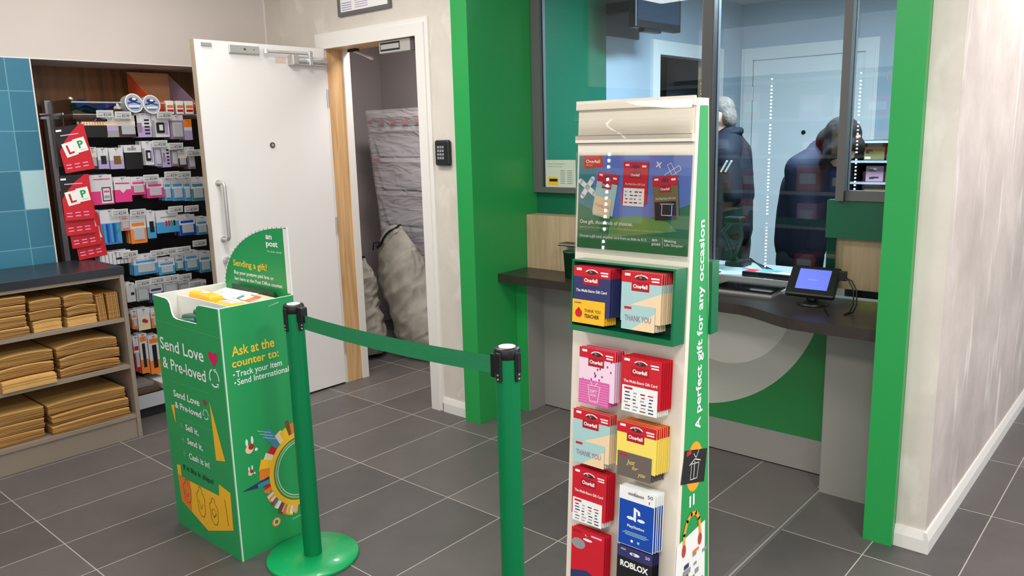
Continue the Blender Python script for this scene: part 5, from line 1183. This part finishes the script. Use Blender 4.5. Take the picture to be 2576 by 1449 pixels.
q = MB(); FQ = Frame((0, 1.03, 0), (1, 0, 0), (0, 0, 1)); TAPR = mat('red_print_tape', (176, 110, 116), .5)
for k in range(6): q.quad(FQ, -1.82+.13*k, 1.615, -1.76+.13*k, 1.635, TAPR, .0)
q.quad(FQ, -1.77, 1.345, -1.70, 1.365, TAPR, .0)
q.build('printed_tape', st)
SACK = mat('grey_sack_cloth', (150, 146, 136), .75, var=.12, scale=6, bump=.25, bscale=30)
def sack(base, top, w, d, seed, label):
    base, top = Vector(base), Vector(top); ax = (top-base).normalized(); L_ = (top-base).length
    a = Vector((0, 1, 0)).cross(ax).normalized(); b = ax.cross(a)
    def prof(v):
        if v < .16: return .62+.38*math.sin(PI/2*v/.16)**.8
        if v < .82: return 1+.05*math.sin(9*v)
        return 1.0-.2*((v-.82)/.18)**2
    def fn(u, v):
        t = 2*PI*u; k = prof(v)
        q = Vector((math.cos(t)*w/2*k, math.sin(t)*d/2*k*(1-.55*max(0, (v-.6)/.4)), 0))
        f1 = noise.noise(Vector((q.x*5+seed, q.y*5, v*4))); f2 = 1-abs(noise.noise(Vector((t*.8+seed+v*2.2, v*6.5-.9*math.sin(t), seed))))*2; f3 = 1-abs(noise.noise(Vector((t*2.1-v*5, v*11, seed*2))))*2
        r = 1+.08*f1+.085*f2+.055*f3
        p_ = base+ax*(L_*(v+.05*math.cos(t)*v))+(a*q.x+b*q.y)*r; p_.z = max(p_.z, .004); return p_
    t = thing('mail_sack', base, label, 'sack', 'mail sacks in the store room')
    MB().grid(fn, 80, 90, SACK, True).build('bag', t)
    def neck(u, v):
        tt = 2*PI*u; k = prof(1)*(1-.85*v**1.3)
        r = 1+.22*noise.noise(Vector((tt*1.9+seed, v*3, 3)))+.08*math.sin(7*tt)
        return base+ax*(L_*(1+.05*math.cos(tt)*(1-v)+.13*math.sin(v*1.6)))+(a*(math.cos(tt)*w/2*k+.03*v)+b*math.sin(tt)*d/2*k*.45)*r
    MB().grid(neck, 48, 10, SACK, True).build('folded_neck', t)
    cr = MB(); pts = []
    for i in range(21): tt = 2*PI*i/20; pts.append(Vector(neck(i/20, .30))+ax*.006*math.sin(4*tt)+(a*math.cos(tt)+b*math.sin(tt))*.008)
    cr.tube(pts, .007, BLACKP, 6); q0 = Vector(neck(.70, .3)); cr.tube([q0, q0-b*.03+a*.03, q0-b*.04-a*.02-ax*.03, q0-b*.02-a*.05], .006, BLACKP, 6)
    cr.tube([q0, q0-b*.035-a*.05+ax*.02, q0-b*.03-a*.09-ax*.02], .006, BLACKP, 6)
    cr.build('draw_cord', t)
sack((-1.04, .86, .0), (-1.45, .88, .76), .40, .28, 1.7, 'big grey mail sack leaning across the store room doorway')
sack((-1.45, .62, .0), (-1.63, .68, .60), .34, .24, 6.1, 'shorter grey mail sack behind the door lining, left of the big sack')

# ================================================================== PEOPLE BEHIND THE SCREEN
SKIN = mat('skin', (206, 150, 128), .5); HAIRG = mat('grey_hair', (104, 92, 84), .85, spec=.2, var=.3, scale=70, bump=.4, bscale=90); HAIRB = mat('dark_hair', (36, 27, 24), .85, spec=.2, var=.5, scale=60, stretch=(1, 1, .3), bump=.4, bscale=90)
JACK = mat('navy_jacket', (21, 22, 30), .75, spec=.25); TOPN = mat('navy_top', (28, 29, 44), .8, spec=.25); TROU = mat('black_trousers', (22, 23, 26), .7); SHOE = mat('black_shoe', (16, 16, 16), .4)
def caps(mb, pts, m, sub=7):
    for (p0, r0), (p1, r1) in zip(pts, pts[1:]):
        p0, p1 = Vector(p0), Vector(p1)
        for i in range(sub+1): t = i/sub; r = r0+(r1-r0)*t; mb.ell(p0+(p1-p0)*t, (r, r, r), m, 12, 8)
        mb.cyl(p0, p1, r0, m, r1, 14)
    return mb
def head(mb, c, yaw, pitch, m):
    M = Matrix.Rotation(yaw, 3, 'Z') @ Matrix.Rotation(pitch, 3, 'Y')      # +x is the way the face looks
    c = Vector(c)
    def e(off, r): mb.ell(c+M @ Vector(off), r, m, 18, 12, M)
    e((-.008, 0, .025), (.098, .076, .092)); e((.022, 0, -.03), (.068, .062, .082)); e((.045, 0, -.085), (.036, .038, .03)); e((.088, 0, .012), (.012, .040, .012))
    e((.098, 0, -.028), (.020, .013, .017)); e((.090, 0, -.005), (.010, .010, .028)); e((.082, 0, -.062), (.010, .024, .0065)); e((.079, 0, -.073), (.010, .021, .007))
    for s in (-1, 1): e((.0, s*.079, -.01), (.019, .007, .031)); e((.062, s*.038, -.028), (.022, .02, .02))
    return M
def hand(mb, wrist, d, palm_n, m, curl=.5):
    d = Vector(d).normalized(); n = Vector(palm_n).normalized(); s = d.cross(n); w = Vector(wrist)
    for a in (-.026, -.009, .009, .025): caps(mb, [(w+s*a*.8+d*.01, .016), (w+s*a+d*.075, .0135)], m, 4)
    for a, L_ in ((-.028, .062), (-.010, .078), (.009, .074), (.027, .056)):
        p0 = w+s*a+d*.085; p1 = p0+(d*math.cos(curl*.5)+n*math.sin(curl*.5))*L_*.45; p2 = p1+(d*math.cos(curl*1.3)+n*math.sin(curl*1.3))*L_*.33; p3 = p2+(d*math.cos(curl*2)+n*math.sin(curl*2))*L_*.25
        caps(mb, [(p0, .0095), (p1, .009), (p2, .0082), (p3, .007)], m, 3)
    p0 = w-s*.028+d*.03; p1 = p0-s*.026+d*.028+n*.012; p2 = p1-s*.006+d*.03+n*.008; caps(mb, [(p0, .013), (p1, .011), (p2, .009)], m, 3)
def person(name, loc, label, P, yaw, pitch, hairm, jack, extra):
    t = thing(name, loc, label, 'person')
    b = MB(); M = head(b, P['head'], yaw, pitch, SKIN)
    caps(b, [(P['neck'], .062), (Vector(P['head'])+M @ Vector((-.02, 0, -.06)), .054)], SKIN); caps(b, [(P['neck'], .075), (P['chest'], .10), (P['pelvis'], .11)], SKIN)
    for s in ('l', 'r'):
        caps(b, [(P['neck'], .06), (P['sh_'+s], .05)], SKIN); caps(b, [(P['sh_'+s], .046), (P['el_'+s], .036)], SKIN); caps(b, [(P['el_'+s], .036), (P['wr_'+s], .025)], SKIN)
        d = Vector(P['wr_'+s])-Vector(P['el_'+s]); hand(b, P['wr_'+s], d+Vector(P.get('hd_'+s, (0, 0, 0))), P['pn_'+s], SKIN)
        caps(b, [(P['pelvis'], .09), (P['hp_'+s], .075), (P['kn_'+s], .05), (P['an_'+s], .036)], SKIN)
    remesh(b.build('body', t), .0065, 3)
    c = MB()
    caps(c, [(P['chest'], .132), (P['belly'], .135), (P['pelvis'], .14)], jack)
    if P.get('cape'): pass
    for s in ('l', 'r'):
        sh = Vector(P['sh_'+s]); ch = Vector(P['chest'])
        caps(c, [(P['neck'], .088), (sh, .08)], jack); caps(c, [(ch+(sh-ch)*.45-Vector((0, 0, .05)), .115), (Vector(P['pelvis'])+(sh-ch)*Vector((1, 1, 0)).length*0+Vector((0, (sh-ch).y*.35, 0)), .115)], jack)
        caps(c, [(sh, .08), (P['el_'+s], .062)], jack); e_ = Vector(P['el_'+s]); caps(c, [(e_, .057), (e_+(Vector(P['wr_'+s])-e_)*P.get('slv', .8), .043)], jack)
    caps(c, [(P['neck'], .094), (P['chest'], .135)], jack); caps(c, [(P['neck'], .092), (Vector(P['neck'])+Vector((0, 0, .03)), .08)], jack)
    remesh(c.build('jacket' if extra.get('stripes') else 'tunic', t), .011, 5)
    l = MB()
    for s in ('l', 'r'): caps(l, [(P['pelvis'], .125), (P['hp_'+s], .098), (P['kn_'+s], .066), (P['an_'+s], .055)], TROU)
    remesh(l.build('trousers', t), .012, 4)
    f = MB()
    for s in ('l', 'r'):
        a = Vector(P['an_'+s]); fw = Matrix.Rotation(P['face'], 3, 'Z') @ Vector((1, 0, 0)); q = MB(); caps(q, [((a.x, a.y, .045), .044), (Vector((a.x, a.y, .038))+fw*.09, .04), (Vector((a.x, a.y, .03))+fw*.16, .029)], SHOE); remesh(q.build('shoe', t), .009, 3)
    h = MB(); C = Vector(P['head'])
    for off, r in extra['hair']: h.ell(C+M @ Vector(off), r, hairm, 18, 12, M)
    if extra.get('locks'):
        for pts in extra['locks']: caps(h, [(C+M @ Vector(o_), r) for o_, r in pts], hairm, 5)
    remesh(h.build('hair', t), .008, 2)
    for s in (-1, 1):
        p_ = C+M @ Vector((.078, s*.032, -.003)); e = MB(); e.ell(p_, (.0125, .0125, .0125), WHT, 14, 10); e.ell(p_+M @ Vector((.009, 0, 0)), (.0055, .0055, .0055), BLK, 10, 8); e.build('eye', t)
    return t
W_ = math.pi
man = dict(head=(.752, 1.49, 1.568), neck=(.815, 1.5, 1.43), chest=(.83, 1.5, 1.25), belly=(.825, 1.5, 1.1), pelvis=(.83, 1.5, .94), sh_l=(.875, 1.335, 1.375), sh_r=(.80, 1.665, 1.375),
    el_l=(.94, 1.30, 1.15), wr_l=(.735, 1.29, 1.19), el_r=(.83, 1.70, 1.12), wr_r=(.63, 1.62, 1.12), pn_l=(0, 1, -.2), pn_r=(0, -1, -.2), hp_l=(.83, 1.415, .86), kn_l=(.825, 1.41, .48), an_l=(.85, 1.41, .08), hp_r=(.83, 1.585, .86), kn_r=(.825, 1.59, .48), an_r=(.85, 1.59, .08), face=W_, slv=.3)
t = person('person', (.83, 1.5, 0), 'person with short grey hair and dark striped jacket standing sideways behind the screen', man, W_+.22, .22, HAIRG, JACK,
    dict(stripes=True, hair=[((-.035, 0, .055), (.074, .076, .068)), ((-.062, 0, -.0), (.048, .076, .07))]))
q = MB()
for k in range(2):
    F = Frame((.90+.026*k, 1.249, 1.285), (.86, 0, -.5), (.5, 0, .86)); q.box(-.004, .004, 0, .07, -.004, .006, WHT, F)
q.build('sleeve_stripes', t)
MB().tube([(.80, 1.43, 1.462), (.85, 1.445, 1.49), (.885, 1.5, 1.50), (.85, 1.555, 1.49), (.80, 1.57, 1.462)], [.012, .02, .024, .02, .012], JACK).build('collar', t)
wom = dict(head=(1.475, 1.39, 1.425), neck=(1.375, 1.42, 1.345), chest=(1.30, 1.43, 1.19), belly=(1.285, 1.43, 1.04), pelvis=(1.285, 1.43, .90), sh_l=(1.32, 1.575, 1.30), sh_r=(1.32, 1.285, 1.30),
    el_r=(1.345, 1.262, 1.06), wr_r=(1.30, 1.30, .84), el_l=(1.36, 1.6, 1.06), wr_l=(1.42, 1.52, .90), pn_r=(-.3, .2, 0), pn_l=(-.3, -.2, 0), hp_l=(1.285, 1.51, .82), kn_l=(1.285, 1.51, .46), an_l=(1.27, 1.51, .08), hp_r=(1.285, 1.35, .82), kn_r=(1.285, 1.35, .46), an_r=(1.27, 1.35, .08), face=0, slv=.92)
person('person', (1.285, 1.43, 0), 'person with dark hair and navy tunic bending the head down behind the screen', wom, -.3, .95, HAIRB, TOPN,
    dict(hair=[((-.03, 0, .04), (.094, .092, .088)), ((-.05, 0, -.02), (.062, .088, .08)), ((.02, .066, .0), (.06, .03, .07)), ((.02, -.066, .0), (.06, .03, .07)), ((.05, 0, .075), (.05, .06, .03)), ((.06, -.055, .03), (.04, .03, .05)), ((.06, .055, .03), (.04, .03, .05))],
    locks=[[((.03, .08, .0), .03), ((.06, .085, -.08), .028), ((.07, .08, -.14), .018)], [((.03, -.08, .0), .03), ((.06, -.085, -.08), .028), ((.07, -.08, -.14), .018)]]))

# ================================================================== LIT SHOP SHELVING BEHIND THE CAMERA (mirrored in the screen)
shv = thing('shop_shelving', (-.35, -3.75, 0), 'long lit shop shelving facing the counter, seen mirrored in the glass', 'shelving')
SHD = mat('shelving_dark', (58, 54, 54), .5)
MB().box(-1.95, 1.25, -4.06, -4.04, 0, 2.05, SHD).build('back_panel', shv)
SHZ = (.12, .57, .90, 1.25, 1.60, 1.97)
for z in SHZ: MB().box(-1.95, 1.25, -4.04, -3.62, z-.02, z, SHD).box(-1.95, 1.25, -3.62, -3.61, z-.03, z+.004, mat('shelving_edge', (190, 188, 190), .4)).build('shelf', shv)
LED = mat('led_diode', (255, 255, 255), .4, emit=26)
for x in (-1.875, -1.125, -.376, .455, 1.2):
    MB().box(x-.02, x+.02, -3.68, -3.62, 0, 2.03, SHD).build('upright', shv)
    q = MB()
    for k in range(56): z = .13+.0335*k; q.box(x-.006, x+.006, -3.6195, -3.617, z, z+.014, LED)
    q.build('led_strip', shv)
gcol = [(RED, 'red'), (YEL, 'yellow'), (PINK, 'pink'), (BLUE, 'blue'), (ORANGE, 'orange'), (PEACH, 'cream')]
g = random.Random(21)
for si, z in enumerate(SHZ[:5]):
    for k in range(10):
        x = -1.8+.3*k; m_, nm = gcol[(k*5+si*2) % 6]; w = .16+.07*g.random(); h = .16+.1*g.random()
        if min(abs(x-u) for u in (-1.125, -.376, .455)) < w/2+.03: continue
        loose(MB().bbox(x-w/2, x+w/2, -3.9, -3.66, z+.0005, z+h, m_, .01).quad(Frame((0, -3.66, z), (-1, 0, 0), (0, 0, 1)), -x-w*.35, h*.3, -x+w*.35, h*.7, WHT), 'sweet_box', (x, -3.78, z),
              '%s box, %s from the far end of the %s shelf of the lit shop shelving' % (nm, ['first', 'second', 'third', 'fourth', 'fifth', 'sixth', 'seventh', 'eighth', 'ninth', 'tenth'][k], ['lowest', 'second', 'third', 'fourth', 'upper'][si]), 'box', 'boxes on the lit shop shelving')
